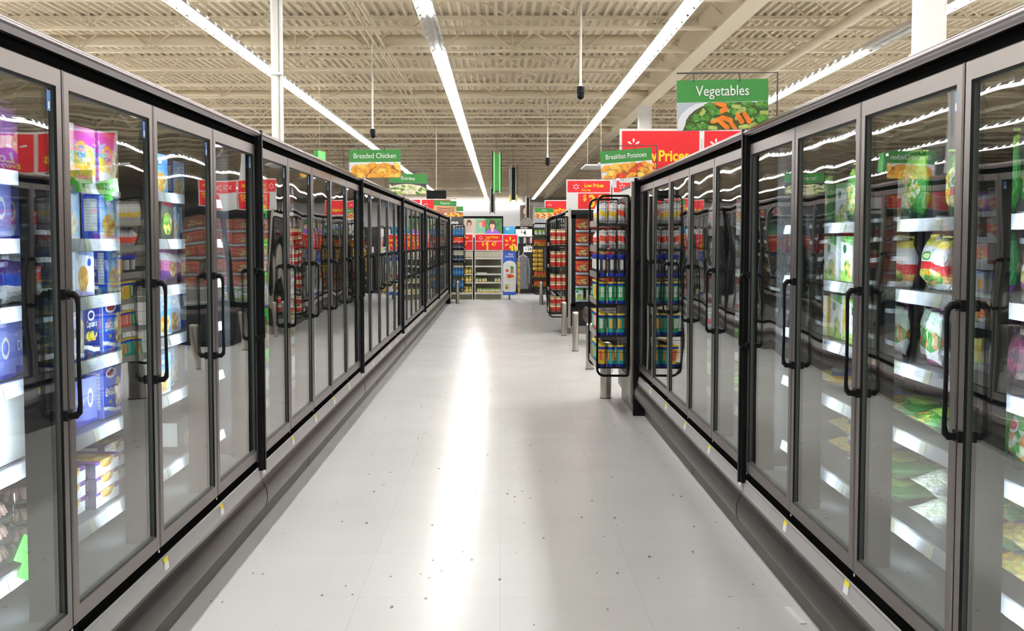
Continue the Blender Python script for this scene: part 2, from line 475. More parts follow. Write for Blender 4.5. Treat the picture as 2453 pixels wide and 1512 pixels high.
# pipes and ducts below the joists
def pipe(pts, r, lab, col=JOIST, name='ceiling_pipe'):
    mb = MB(); mb.tube(pts, r, col, 12)
    o = mb.build(name, smooth=True); tag(o, lab, 'pipe', kind='structure'); return o
pipe([(-14, 17.3, EYE + 3.38), (2.9, 17.3, EYE + 3.38)], .10, 'wide cream duct pipe crossing between the joists')
pipe([(2.9, 17.3, EYE + 3.38), (2.9, 17.3, EYE + 3.62), (2.5, 17.3, EYE + 3.62)], .07, 'cream elbow pipe at the duct end')
pipe([(-14, 22.9, EYE + 3.30), (12, 22.9, EYE + 3.30)], .075, 'cream pipe crossing above the aisle midway')
pipe([(-14, 30.6, EYE + 3.35), (12, 30.6, EYE + 3.35)], .08, 'farther cream pipe crossing above the aisle')
pipe([(4.95, YB, EYE + 3.10), (4.95, 24, EYE + 3.10)], .07, 'thick cream pipe running lengthwise right of the girder')
for i, xx in enumerate((-1.95, -2.08, -2.2)):
    pipe([(xx, YB, EYE + 3.25 + .02 * i), (xx, 30, EYE + 3.25 + .02 * i)], .022, 'thin cream conduit, %s of three side by side' % ORD[i])
# columns
def column(x, y, w, d, lab, box=True):
    mb = MB()
    if box:
        mb.box(x - w / 2, x + w / 2, y - d / 2, y + d / 2, 0, ZJ - .05, WHITE)
        mb.tube([(x + w / 2 + .03, y, 0), (x + w / 2 + .03, y, ZJ)], .022, WHITE, 8)
        mb.box(x - w / 2 - .012, x + w / 2 + .012, y - d / 2 - .012, y + d / 2 + .012, 2.9, 2.93, WHITE)
    else:
        mb.tube([(x, y, 0), (x, y, ZJ + .2)], w / 2, WHITE, 16)
        mb.tube([(x + w / 2 + .02, y, 0), (x + w / 2 + .02, y, ZJ + .2)], .022, WHITE, 12)
        mb.box(x - w / 2 - .01, x + w / 2 + .05, y - w / 2 - .01, y - w / 2 + .02, EYE + 390 * y / FPX, EYE + 396 * y / FPX, WHITE)
    o = mb.build('column', smooth=not box); tag(o, lab, 'column', kind='structure')
column(-2.39, 10.8, .085, .085, 'white round column behind the left freezer run', False)
column(3.17, 7.55, .17, .17, 'white square column behind the near right freezers')
column(3.35, 23.6, .26, .26, 'white square column above the red price boards')

# ================================================================== CEILING LIGHTS
ZL = EYE + 2.88
FL_ = 2.42
def make_light(lit=True):
    t = empty('fluorescent_light', (0, 0, 0))
    h = MB()
    h.box(-.045, .045, 0, FL_, .06, .105, REFL)
    for s in (-1, 1):
        yy = 0
        while yy < FL_ - .02:
            y1 = min(yy + .33, FL_)
            h.face([(s * .045, yy, .06), (s * .045, y1, .06), (s * .12, y1, .005), (s * .12, yy, .005)], REFL)
            yy += .40
        h.box(s * .117 - .004, s * .117 + .004, 0, FL_, -.002, .012, REFL)
    for yy in (.5, 1.9): h.tube([(0, yy, .10), (0, yy, .36)], .005, JOIST, 6)
    h.build('housing', t, recalc=False)
    l = MB(); mm = LAMPM if lit else mat('unlit_tube', (.55, .53, .50), .4)
    for s in (-.045, .045):
        l.tube([(s, .03, .028), (s, FL_ - .03, .028)], .026 if lit else .014, mm, 8)
    l.build('tube', t)
    return t
fx = make_light(); fx2 = make_light(False)
index_kids()
rows = [(-13.6, 'far left'), (-10.4, 'third row left'), (-7.2, 'second row left'), (-3.95, 'left'), (-.94, 'middle'), (2.33, 'right'), (5.6, 'second row right'), (8.9, 'third row right'), (12.2, 'far right')]
first = True; first2 = True
for x, rn in rows:
    y = 13.24 - 2.44 * 7; i = 0
    while y + FL_ < YF - 1:
        dead = (abs(y - 13.24) < .1 and x in (-.94, 5.6))
        if dead:
            o = fx2 if first2 else copy_tree(fx2); first2 = False
        else:
            o = fx if first else copy_tree(fx); first = False
        o.location = (x, y, ZL)
        if dead: tag(o, 'unlit grey ceiling light fixture, the gap in the %s row' % rn, 'light', None)
        else: tag(o, 'lit white fluorescent strip light in the %s ceiling row' % rn, 'light', 'fluorescent strip lights of the %s row' % rn)
        y += 2.44; i += 1

# ================================================================== FREEZER CASES
CL = 3.81; ND = 5; PITCHD = .7532; END = (CL - ND * PITCHD) / 2
def make_case(s, w, shelves):
    """one five-door case, face plane at x = s*w, running from y = 0 to CL"""
    X = lambda u: s * (w + u)
    t = empty('freezer_case', (0, 0, 0))
    def B(mb, u0, u1, y0, y1, z0, z1, m): return mb.box(min(X(u0), X(u1)), max(X(u0), X(u1)), y0, y1, z0, z1, m)
    c = MB()
    B(c, .86, .92, 0, CL, .10, 2.06, LINER)
    B(c, .04, .92, 0, CL, 2.035, 2.085, BLACKM)
    B(c, .04, .90, 0, CL, .38, .43, LINER)
    B(c, .08, .92, 0, CL, .10, .38, BLACKM)
    for a, b_ in ((0, .02), (CL - .02, CL)): B(c, .05, .9, a, b_, .10, 2.06, DARKG)
    c.build('cabinet', t)
    e = MB()
    B(e, .006, .05, 0, CL, 2.025, 2.068, mat('recess_black', (.004, .004, .004), .9, spec=0.)); B(e, .005, .05, 0, CL, .368, .405, M['recess_black'])
    B(e, -.03, .12, 0, .022, .345, 2.100, BLACK); B(e, -.02, .12, CL - .022, CL, .345, 2.100, BLACK)
    for i in range(ND + 1): B(e, .02, .05, END + i * PITCHD - .02, END + i * PITCHD + .02, .39, 2.03, BLACK)
    e.build('door_surround', t)
    prof = [(0.04, 2.063), (-.010, 2.062), (-.013, 2.066), (-.022, 2.070), (-.028, 2.078), (-.028, 2.088), (-.022, 2.096), (-.010, 2.101), (.05, 2.103), (.05, 2.063)]
    cn = MB(); cn.prism([(X(u), z) for u, z in prof], .004, CL - .004, CANOPY); cn.build('canopy', t, smooth=True)
    ls = MB(); ls.prism([(X(u), z) for u, z in ((.03, .37), (.002, .366), (-.008, .298), (.03, .298))], .006, CL - .006, STRIP); st = ls.build('label_strip', t)
    for i in range(ND):
        yy = END + (i + .03) * PITCHD
        pt = MB(); a0, a1 = .330, .362
        pt.prism([(X(-.0045), a1 - .022), (X(-.0005), a1), (X(.006), a1)], yy, yy + .045, YEL)
        pt.prism([(X(-.0085), a1 - .05), (X(-.0045), a1 - .022), (X(.0), a1 - .05)], yy, yy + .045, WHITEP)
        pt.build('price_label', st)
    ch = MB(); ch.prism([(X(u), z) for u, z in ((.02, .374), (-.006, .374), (-.008, .366), (.02, .366))], .004, CL - .004, CHROME)
    ch.prism([(X(u), z) for u, z in ((.02, .300), (-.014, .300), (-.018, .290), (.02, .290))], .004, CL - .004, CHROME); ch.build('edge_strip', t)
    bp = [(.03, .292), (-.012, .290), (-.024, .272), (-.034, .245), (-.039, .215), (-.038, .185), (-.030, .160), (-.016, .145), (.03, .145)]
    bm_ = MB(); bm_.prism([(X(u), z) for u, z in bp], .003, CL - .003, BUMPER); bm_.build('bumper', t, smooth=True)
    jb = MB(); jb.prism([(X(u - .0015), z) for u, z in bp], CL - .006, CL, BLACK); jb.build('bumper_joint', t)
    kp = MB(); B(kp, .055, .08, 0, CL - .003, 0.002, .150, KICK); B(kp, .0535, .056, CL * .42, CL * .42 + .004, .002, .15, BLACK); kp.build('kick_plate', t)
    # mullions with light strips
    for i in range(ND + 1):
        yy = END + i * PITCHD
        mu = MB(); B(mu, .045, .118, max(yy - .028, .001), min(yy + .028, CL - .001), .42, 2.03, BLACKM)
        le = MB(); zz0, zz1 = .50, 1.98
        uu = X(.1185); ye = yy + (.045 if i == 0 else -.045 if i == ND else 0)
        if i in (0, ND): B(mu, .045, .118, min(yy, ye - .03), max(yy, ye + .03), .42, 2.03, BLACKM)
        mo = mu.build('mullion', t)
        le.face([(uu, a_, z_) for a_, z_ in ((ye - .016, zz0), (ye + .016, zz0), (ye + .016, zz1), (ye - .016, zz1))], LEDM)
        le.build('light_strip', mo, recalc=False)
    # shelves
    for k, z in enumerate(shelves):
        sh = MB(); B(sh, .19, .84, .022, CL - .022, z - .012, z, SHELF)
        so = sh.build('shelf', t)
        ra = MB(); ra.prism([(X(.178), z + .004), (X(.168), z - .038), (X(.172), z - .040), (X(.19), z - .012), (X(.19), z + .004)], .022, CL - .022, RAIL)
        for i in range(13):
            yy = .08 + i * .285 + random.uniform(-.05, .05)
            ra.prism([(X(.1765), z + .003), (X(.1665), z - .0375), (X(.170), z - .0375), (X(.180), z + .003)], yy, yy + .045, TAGC)
        ra.build('price_rail', so)
    # doors
    for i in range(ND):
        y0 = END + i * PITCHD + .006; y1 = y0 + PITCHD - .012
        z0, z1 = .405, 2.026; sw = .041
        d = MB(); u0, u1 = 0, .024
        # frame with a sloping inner lip
        outer = [(y0, z0), (y1, z0), (y1, z1), (y0, z1)]
        mid = [(y0 + sw - .006, z0 + .053), (y1 - sw + .006, z0 + .053), (y1 - sw + .006, z1 - .053), (y0 + sw - .006, z1 - .053)]
        inn = [(y0 + sw, z0 + .06), (y1 - sw, z0 + .06), (y1 - sw, z1 - .06), (y0 + sw, z1 - .06)]
        kF = d.mi(FRAME); kB = d.mi(BLACK); kG = d.mi(mat('gasket_grey', (.06, .07, .063), .5))
        rings = [(outer, u1, kF), (outer, u0 + .004, kF), ([(a + (.004 if a < (y0 + y1) / 2 else -.004), b_ + (.004 if b_ < 1.2 else -.004)) for a, b_ in outer], u0, kF), (mid, u0, kF), (inn, u0 + .006, kB), (inn, u1, kG)]
        base = len(d.v)
        for rg, u, kk in rings:
            for a, z in rg: d.v.append((X(u), a, z))
        nr = len(rings)
        for q in range(nr):
            q2 = (q + 1) % nr
            for a in range(4):
                b2 = (a + 1) % 4
                d.f.append((base + q * 4 + a, base + q * 4 + b2, base + q2 * 4 + b2, base + q2 * 4 + a)); d.m.append(rings[q2][2] if q2 else kB)
        do = d.build('door', t)
        g = MB(); B(g, .012, .018, y0 + sw - .004, y1 - sw + .004, z0 + .052, z1 - .052, GLASS); g.build('glass_pane', do)
        h = MB(); yh = y1 - .018; za, zb = 1.035, 1.385
        hp = [(X(.002), yh, zb), (X(-.030), yh, zb), (X(-.040), yh, zb - .010), (X(-.042), yh, zb - .03), (X(-.040), yh, (za + zb) / 2), (X(-.042), yh, za + .03), (X(-.040), yh, za + .010), (X(-.030), yh, za), (X(.002), yh, za)]
        h.tube(hp, [.010, .011, .009, .0065, .0055, .0065, .009, .011, .010], BLACK, 8)
        h.cbox(X(-.006), yh, za - .014, .014, .034, .03, BLACK); h.cbox(X(-.006), yh, zb - .016, .014, .034, .03, BLACK)
        h.build('handle', do, smooth=True)
        hg = MB(); hg.tube([(X(.012), y1 + .0, .392), (X(.012), y1 + .0, .402)], .010, CHROME, 8); hg.build('hinge', do)
        ys = y1 - sw - .030 if s < 0 else y0 + sw + .006
        stk = MB(); B(stk, .010, .012, ys, ys + .022, z1 - .125, z1 - .068, STICK)
        B(stk, .0095, .0105, ys + .006, ys + .016, z1 - .120, z1 - .100, WHITEP); stk.build('sticker', do)
    return t
WL, WR = 1.25, 1.21
SH_L = [.56, .87, 1.12, 1.34, 1.54, 1.74]
SH_R = [.56, .885, 1.125, 1.38, 1.625]
Y_L = [1.37 + CL * i for i in range(6)]
Y_R = [1.12, 1.12 + CL, 17.5, 17.5 + CL]
pl = make_case(-1, WL, SH_L); pr = make_case(1, WR, SH_R)
index_kids()
cases_l, cases_r = [], []
RS = .989
for i, y in enumerate(Y_L):
    o = pl if i == 0 else copy_tree(pl); o.location = (0, y, 0); cases_l.append(o)
    tag(o, 'black five-door glass freezer case on the left, %s along the long run' % ORD[i], 'freezer', 'glass-door freezer cases')
for i, y in enumerate(Y_R):
    o = pr if i == 0 else copy_tree(pr); o.location = (0, y, 0); o.scale = (1, 1, RS); cases_r.append(o)
    lab = ['black glass-door freezer case nearest the camera on the right', 'black glass-door freezer case ending beside the chip rack on the right', 'black glass-door freezer case hidden behind the jar rack', 'farthest right freezer case before the far snack rack'][i]
    tag(o, lab, 'freezer', 'glass-door freezer cases')

# end panels, end cabinets
def end_panel(s, w, y, case):
    yc = case.location.y; y -= yc; mb = MB(); a, b_ = sorted((s * (w - .045), s * (w + .95)))
    mb.box(a, b_, y, y + .055, .12, 2.10, BLACK).box(a + (.0 if s > 0 else .0), b_, y + .003, y + .052, 0, .12, BLACK)
    o = mb.build('end_panel', case, bevel=.004)
end_panel(1, WR, Y_R[1] + CL, cases_r[1])
end_panel(-1, WL, Y_L[5] + CL, cases_l[5])
PANELG = mat('side_panel_grey', (.55, .54, .52), .4)
PLINTH = mat('plinth_grey', (.20, .19, .18), .4)
def end_cabinet(s, x0, x1, y0, y1, lab, face=0):
    """upright end-of-aisle freezer; face=-1: doors look at the camera, +1: away"""
    t = empty('end_cap_freezer', (s * (x0 + x1) / 2, (y0 + y1) / 2, 0), lab, 'freezer')
    ox, oy = t.location.x, t.location.y
    b = MB()
    def B(mb, a0, a1, c0, c1, z0, z1, m): 
        p_, q_ = sorted((s * a0, s * a1)); return mb.box(p_ - ox, q_ - ox, c0 - oy, c1 - oy, z0, z1, m)
    if face == 0:
        B(b, x0 + .012, x1, y0, y1, .12, 2.03, BLACKM)
    else:
        B(b, x0 + .012, x0 + .05, y0 + .06, y1, .12, 2.03, LINER); B(b, x1 - .05, x1, y0 + .06, y1, .12, 2.03, LINER)
        B(b, x0 + .012, x1, y1 - .06, y1, .12, 2.03, LINER); B(b, x0 + .012, x1, y0 + .04, y1, 1.97, 2.03, BLACKM)
        B(b, x0 + .012, x1, y0 + .04, y1, .12, .42, BLACKM)
    b.build('cabinet', t)
    B(MB(), 0, 1, 0, 1, 0, 1, BLACK)
    sp = MB(); B(sp, x0, x0 + .012, y0 + (.02 if face == 0 else .05), y1, .14, 2.0, PANELG); sp.build('side_panel', t)
    pb = MB(); B(pb, x0 + .03, x1, y0 + .02, y1 - .02, 0, .13, PLINTH); pb.build('plinth', t)
    ct = MB(); B(ct, x0 - .012, x0 + .03, y0 + (.001 if face == 0 else -.01), y0 + .05, .1, 2.05, STEEL); ct.build('corner_trim', t)
    if face == -1:
        n = 2; dw = (x1 - x0 - .06) / n
        for i in range(n):
            a0 = x0 + .04 + i * dw; a1 = a0 + dw - .01
            d = MB()
            for (p0, p1, q0, q1) in ((a0, a0 + .07, .45, 1.95), (a1 - .07, a1, .45, 1.95), (a0, a1, 1.89, 1.97), (a0, a1, .42, .50)):
                B(d, p0, p1, y0, y0 + .035, q0, q1, BLACK)
            do = d.build('door', t)
            g = MB(); B(g, a0 + .066, a1 - .066, y0 + .012, y0 + .018, .49, 1.895, GLASS); g.build('glass_pane', do)
            h = MB(); hx = s * (a1 - .03) - ox
            h.tube([(hx, y0 - oy, 1.35), (hx, y0 - oy - .04, 1.34), (hx, y0 - oy - .04, 1.05), (hx, y0 - oy, 1.04)], .009, BLACK, 8); h.build('handle', do)
            le = MB(); le.face([(s * a_ - ox, y0 + .05 - oy, z_) for a_, z_ in ((a0 + .005, .5), (a0 + .04, .5), (a0 + .04, 1.9), (a0 + .005, 1.9))], mat('dim_led_glow', (1, 1, 1), .5, emit=6, ecol=(.9, .95, 1.0))); le.build('light_strip', t, recalc=False)
        for z in (.55, .78, 1.0, 1.26, 1.48, 1.70):
            sh = MB(); B(sh, x0 + .05, x1 - .05, y0 + .13, y1 - .06, z - .012, z, SHELF)
            B(sh, x0 + .05, x1 - .05, y0 + .12, y0 + .13, z - .03, z + .004, RAIL); sh.build('shelf', t)
    return t
end_cabinet(1, 1.155, 3.2, Y_R[1] + CL + .06, 9.78, 'grey-sided end cabinet behind the chip rack', 0)
ec = end_cabinet(1, 1.125, 2.75, 16.45, 17.4, 'silver-cornered upright freezer of red pizza boxes facing the camera', -1)
end_cabinet(-1, 1.20, 3.2, Y_L[5] + CL + .06, 25.2, 'grey-sided end cabinet behind the far blue bottle rack', 0)
end_cabinet(1, 1.155, 3.2, 17.5 + 2 * CL + .01, 25.9, 'grey-sided end cabinet behind the far snack rack', 0)

# ================================================================== PRODUCTS
def box_mesh(name, w, d, h, m, tilt=0):
    mb = MB(); mb.box(-w / 2, w / 2, -d / 2, d / 2, 0, h, m)
    me = mb.mesh(name)
    bm = bmesh.new(); bm.from_mesh(me)
    bmesh.ops.bevel(bm, geom=list(bm.edges), offset=.0018, segments=1, affect='EDGES'); bm.to_mesh(me); bm.free()
    return me
def bag_mesh(name, w, d, h, m, seed=0, flat=False, crimp=.05):
    """a filled pillow bag: bulging front and back, crimped flat top and bottom seams"""
    rnd = random.Random(seed); nu, nv = 14, 18; mb = MB(); k = mb.mi(m)
    ph = [rnd.random() * 6 for _ in range(6)]
    for side in (-1, 1):
        base = len(mb.v)
        for j in range(nv + 1):
            v = j / nv
            for i in range(nu + 1):
                u = i / nu
                pu = max(0, 1 - abs(2 * u - 1) ** 2.6) ** .5
                fill = min(1, max(0, (v - crimp) / .22)) ** .6 * min(1, max(0, (1 - crimp * 1.6 - v) / .30)) ** .6
                lump = 1 + .13 * math.sin(7 * u + ph[0] + 3 * v) + .10 * math.sin(9 * v + ph[1] + 4 * u) + .06 * math.sin(17 * u + ph[2])
                y = side * (d / 2) * pu * fill * lump
                y += .012 * math.sin(12 * u + ph[3]) * (1 - fill) * (v > .5)
                ww = w * (1 - .10 * fill * abs(2 * v - 1) ** 3 + .03 * math.sin(6 * v + ph[4]))
                x = (u - .5) * ww * (.97 if v > 1 - crimp else 1) + .02 * (v - .5) * math.sin(ph[5])
                z = v * h * (1 - .02 * math.sin(5 * u + ph[2])) 
                mb.v.append((x, y, z))
        for j in range(nv):
            for i in range(nu):
                a = base + j * (nu + 1) + i
                mb.f.append((a, a + 1, a + nu + 2, a + nu + 1) if side < 0 else (a, a + nu + 1, a + nu + 2, a + 1)); mb.m.append(k)
    ym = max(abs(v[1]) for v in mb.v); xm = max(abs(v[0]) for v in mb.v); z0_ = min(v[2] for v in mb.v)
    mb.v = [(x * min(1, w / 2 / xm), y * (d / 2 / ym), z - z0_) for x, y, z in mb.v]
    if flat:   # lying on its back
        hm = max(v[2] for v in mb.v)
        mb.v = [(x, z * h / hm - h / 2, d / 2 - y) for x, y, z in mb.v]
    me = mb.mesh(name, smooth=True, recalc=False)
    bm = bmesh.new(); bm.from_mesh(me); bmesh.ops.remove_doubles(bm, verts=bm.verts, dist=.0006); bm.to_mesh(me); bm.free()
    me.polygons.foreach_set('use_smooth', [True] * len(me.polygons))
    return me

navy, royal, sky = (.01, .02, .16), (.03, .09, .60), (.20, .50, .92)
peri, purple, plum = (.22, .26, .80), (.22, .04, .45), (.16, .01, .10)
gold, orange, cream_, whitec = (.95, .62, .06), (.90, .30, .03), (.92, .86, .70), (.88, .90, .93)
leaf, lime, dgreen, teal = (.06, .38, .06), (.45, .78, .12), (.01, .14, .05), (.03, .35, .28)
red_, pink, maroon = (.72, .03, .04), (.80, .25, .50), (.35, .02, .04)
fried = [(.85, .45, .06), (.95, .68, .18), (.70, .30, .03), (.95, .80, .40)]
veg = [(.10, .42, .06), (.95, .45, .05), (.85, .80, .15), (.25, .60, .10), (.92, .90, .70)]
corn = [(.95, .78, .12), (.90, .62, .08), (.80, .75, .20), (.95, .90, .5)]
beans = [(.05, .35, .05), (.10, .48, .08), (.75, .85, .6), (.9, .35, .1)]
pizza = [(.85, .12, .03), (.95, .60, .15), (.95, .85, .5), (.6, .05, .02)]
shrimp = [(.95, .72, .62), (.90, .55, .45), (.98, .85, .78), (.85, .4, .3)]
P = {}
def reg(key, kind, desc, cat, me, w, d, h): P[key] = (kind, desc, cat, me, w, d, h)
def boxp(key, desc, w, d, h, bands, kind='frozen_food_box', **kw):
    m = pack_mat('print_' + key, bands, **kw); reg(key, kind, desc, 'box', box_mesh(key, w, d, h, m), w, d, h)
def bagp(key, desc, w, d, h, bands, kind='frozen_food_bag', seed=0, flat=False, **kw):
    kw.setdefault('foil', .5); kw.setdefault('glossy', .18)
    m = pack_mat('print_' + key, bands, **kw)
    me = bag_mesh(key, w, d, h, m, seed, flat); reg(key, kind, desc, 'bag', me, w, (h if flat else d), (d if flat else h))
boxp('battered', 'navy beer battered fish box', .15, .07, .19, [(0, navy), (.12, whitec), (.20, navy), (.62, (.02, .03, .25))], food=[(.8, .75, .1), (.02, .03, .2)], fc=(.5, .40), fr=(.33, .10), side=navy, logo=(whitec, .5, .78, .2, .1, navy))
boxp('english', 'royal blue English style fish box', .17, .08, .20, [(0, royal), (.1, whitec), (.17, royal), (.75, (.02, .05, .4))], food=fried, fc=(.86, .42), fr=(.2, .3), side=peri, logo=(whitec, .45, .83, .3, .1, maroon))
boxp('dinner', 'periwinkle blue family dinner box', .24, .08, .17, [(0, (.04, .05, .5)), (.12, peri), (.5, (.30, .34, .88))], side=(.12, .14, .7), logo=(whitec, .74, .55, .1, .2, peri))
boxp('crew', 'purple and yellow fish stick box', .20, .08, .20, [(0, whitec), (.22, gold), (.45, sky), (.70, (.45, .10, .60)), (.9, pink)], food=fried, fc=(.75, .4), fr=(.25, .28), side=purple, logo=(gold, .42, .55, .26, .2, (.1, .35, .75)))
boxp('pale', 'pale white and gold fish fillet box', .17, .08, .165, [(0, (.5, .45, .8)), (.12, whitec), (.55, (.85, .92, .98)), (.88, (.3, .4, .7))], food=fried, fc=(.42, .38), fr=(.26, .28), side=whitec, logo=(whitec, .75, .72, .14, .14, royal))
boxp('fillet', 'sky blue crispy fillet box', .17, .07, .175, [(0, whitec), (.10, sky), (.6, (.10, .38, .85)), (.85, sky)], food=fried, fc=(.5, .30), fr=(.4, .24), side=royal, logo=((.02, .12, .5), .45, .8, .2, .1, (.6, .8, 1.)))
boxp('striped', 'yellow striped box with a white label', .19, .08, .18, [(0, (.9, .85, .4)), (.12, gold), (.2, (.95, .8, .3)), (.3, gold), (.4, (.95, .8, .3)), (.5, gold), (.6, (.95, .8, .3)), (.7, gold), (.8, (.95, .8, .3)), (.9, gold)], side=gold, logo=(whitec, .5, .5, .2, .32, None))
boxp('burger', 'black Angus burger box', .20, .16, .16, [(0, (.03, .03, .04)), (.85, (.02, .02, .03))], food=[(.3, .12, .06), (.5, .2, .1)], fc=(.3, .4), fr=(.22, .25), side=(.03, .03, .04))
boxp('flatbox', 'flat purple breaded fish box', .22, .19, .055, [(0, whitec), (.75, (.10, .05, .30)), (.9, purple)], food=fried, fc=(.5, .9), fr=(.3, .5), side=(.09, .05, .28))
boxp('carton', 'plain white cardboard carton', .28, .22, .21, [(0, whitec), (.97, (.8, .8, .78))], glossy=.55)
boxp('greenbox', 'white and green steamed vegetable box', .15, .08, .19, [(0, lime), (.2, whitec), (.72, (.75, .9, .75)), (.85, leaf)], food=veg, fc=(.6, .30), fr=(.3, .2), side=whitec, logo=(dgreen, .35, .72, .14, .10, None))
boxp('yellowbox', 'yellow corn box', .15, .08, .18, [(0, lime), (.2, gold), (.7, (.95, .85, .25))], food=corn, fc=(.5, .4), fr=(.35, .3), side=gold)
boxp('pinkbox', 'red and white snack box', .17, .08, .18, [(0, whitec), (.25, red_), (.7, whitec), (.85, red_)], food=pizza, fc=(.5, .45), fr=(.3, .25), side=red_)
boxp('pizzabox', 'red frozen pizza box', .29, .10, .20, [(0, (.25, .01, .01)), (.15, red_), (.75, (.85, .25, .03)), (.86, red_)], kind='pizza_box', food=pizza, fc=(.5, .40), fr=(.42, .28), side=maroon)
boxp('entree', 'dark entree box', .16, .08, .175, [(0, (.05, .08, .06)), (.5, (.12, .14, .12)), (.85, maroon)], food=veg, fc=(.5, .4), fr=(.35, .28), side=(.1, .1, .1))
bagp('seamix', 'purple and blue seafood bag', .22, .11, .22, [(0, royal), (.3, whitec), (.45, (.35, .10, .55)), (.8, (.55, .20, .65))], food=shrimp, fc=(.35, .4), fr=(.25, .2), seed=1)
bagp('nugget', 'pink and purple nugget bag', .20, .09, .175, [(0, purple), (.3, pink), (.55, whitec), (.75, (.5, .15, .5))], food=fried, fc=(.4, .35), fr=(.25, .2), seed=2)
bagp('fishbag', 'silver fish portion bag', .22, .09, .17, [(0, whitec), (.3, royal), (.5, (.1, .05, .3)), (.75, whitec)], food=[red_, orange, maroon], fc=(.6, .4), fr=(.25, .16), seed=3)
bagp('medley', 'green vegetable medley bag', .20, .09, .25, [(0, dgreen), (.14, leaf), (.62, (.12, .45, .12)), (.8, lime)], food=veg, fc=(.5, .42), fr=(.42, .25), seed=4, fscale=16)
bagp('stirfry', 'green rice and vegetable bag', .20, .08, .24, [(0, dgreen), (.25, (.05, .30, .08)), (.75, leaf), (.9, lime)], food=corn + veg, fc=(.5, .45), fr=(.40, .28), seed=5, fscale=18)
bagp('garden', 'yellow, white and red vegetable bag', .23, .10, .19, [(0, whitec), (.18, (.85, .5, .15)), (.32, red_), (.5, whitec), (.78, (.95, .90, .15))], food=veg, fc=(.45, .22), fr=(.38, .17), seed=6, logo=(leaf, .4, .62, .12, .08, (.7, .85, .4)))
bagp('beans', 'pale green bean bag', .14, .06, .20, [(0, (.35, .05, .2)), (.08, whitec), (.35, (.80, .92, .80)), (.75, (.65, .85, .7)), (.88, (.35, .1, .3))], food=beans, fc=(.5, .42), fr=(.45, .2), seed=7, fscale=7)
bagp('pasta', 'green and purple pasta vegetable bag', .21, .09, .235, [(0, dgreen), (.12, purple), (.25, (.05, .35, .12)), (.8, dgreen)], food=[(.95, .85, .3), (.9, .75, .2), (.95, .5, .2), (.3, .6, .1), (.95, .92, .7)], fc=(.5, .42), fr=(.42, .26), seed=8, fscale=12)
bagp('lyinggreen', 'green vegetable bag lying flat', .26, .09, .24, [(0, whitec), (.25, (.2, .6, .25)), (.6, leaf), (.85, lime)], food=veg, fc=(.4, .5), fr=(.3, .4), seed=9, flat=True)
bagp('lyingwhite', 'white frosted vegetable bag lying flat', .26, .10, .24, [(0, (.55, .62, .66)), (.3, (.75, .8, .85)), (.7, (.8, .88, .7))], food=[(.8, .85, .75), (.6, .7, .5), (.9, .92, .9)], fc=(.4, .5), fr=(.4, .4), seed=10, flat=True)
bagp('lyingyellow', 'yellow and white potato bag lying flat', .27, .09, .25, [(0, whitec), (.4, gold), (.75, (.15, .2, .5)), (.9, whitec)], food=corn, fc=(.5, .5), fr=(.3, .4), seed=11, flat=True)
bagp('tallgreen', 'large green leaf vegetable bag', .25, .12, .26, [(0, dgreen), (.2, leaf), (.6, (.2, .55, .15)), (.85, (.9, .9, .2))], food=beans, fc=(.5, .4), fr=(.3, .2), seed=12, logo=(whitec, .3, .62, .16, .10, red_))
bagp('redbag', 'white bag with red band', .19, .09, .20, [(0, whitec), (.3, red_), (.52, whitec), (.85, (.9, .6, .6))], food=pizza, fc=(.5, .3), fr=(.3, .18), seed=13)
bagp('berry', 'dark berry bag', .18, .08, .19, [(0, plum), (.4, (.4, .02, .2)), (.75, (.1, .01, .08))], food=[(.3, 0, .1), (.5, .02, .2), (.1, 0, .1)], fc=(.5, .4), fr=(.35, .25), seed=14)
# shrimp ring tray
def tray_mesh():
    mb = MB(); cl = glass_mat('clear_plastic', .08, .03, (.95, .95, .96)); sh = mat('shrimp_pink', (.92, .62, .52), .4, bump=.5, bscale=60, noise=.2, nscale=50)
    rd = mat('cocktail_sauce', (.72, .05, .03), .3)
    mb.lathe([(.10, 0), (.125, .012), (.12, .02)], 0, 0, DARKG, 20)
    for i in range(22):
        a = 2 * PI * i / 22; r1 = .095
        pts = [(r1 * math.cos(a) * q, r1 * math.sin(a) * q, .02 + .025 * math.sin(PI * (q - .55) / .5)) for q in (.62, .8, .95, 1.08)]
        mb.tube(pts, [.008, .012, .011, .006], sh, 6)
    mb.lathe([(.03, .02), (.045, .04), (.046, .045)], 0, 0, rd, 14)
    mb.lathe([(.128, .012), (.128, .05), (.118, .060)], 0, 0, cl, 20)
    return mb.mesh('shrimp_tray', smooth=True)
reg('ring', 'shrimp_tray', 'round shrimp ring tray with red sauce cup', 'tray', tray_mesh(), .255, .255, .065)

# lettering on a few boxes, children of their boxes
LET = {}
def let_mesh(key, items, yf):
    mb = MB()
    for s_, x, z, size, mm, bold in items: put_text(mb, s_, x, -yf - .0012, z, size, mm, bold, .75)
    LET[key] = mb.mesh(key + '_lettering')
let_mesh('battered', [("Captain's", 0, .118, .034, WHITEP, 0), ('BEER', 0, .082, .024, SYEL, .01), ('BATTERED', 0, .064, .020, SYEL, .01)], .035)
let_mesh('english', [('ENGLISH', -.005, .095, .042, mat('cream_print', (.95, .85, .6), .4), .015), ('Style', -.02, .06, .022, SYEL, 0)], .04)
let_mesh('crew', [("Captain's", -.02, .118, .040, WHITEP, .01), ('Crew', -.01, .085, .040, WHITEP, .01)], .04)
let_mesh('dinner', [('Dinner', -.045, .09, .045, WHITEP, 0)], .04)
let_mesh('burger', [('ANGUS', .02, .10, .035, WHITEP, .01), ('BURGERS', .02, .07, .030, WHITEP, .01)], .08)

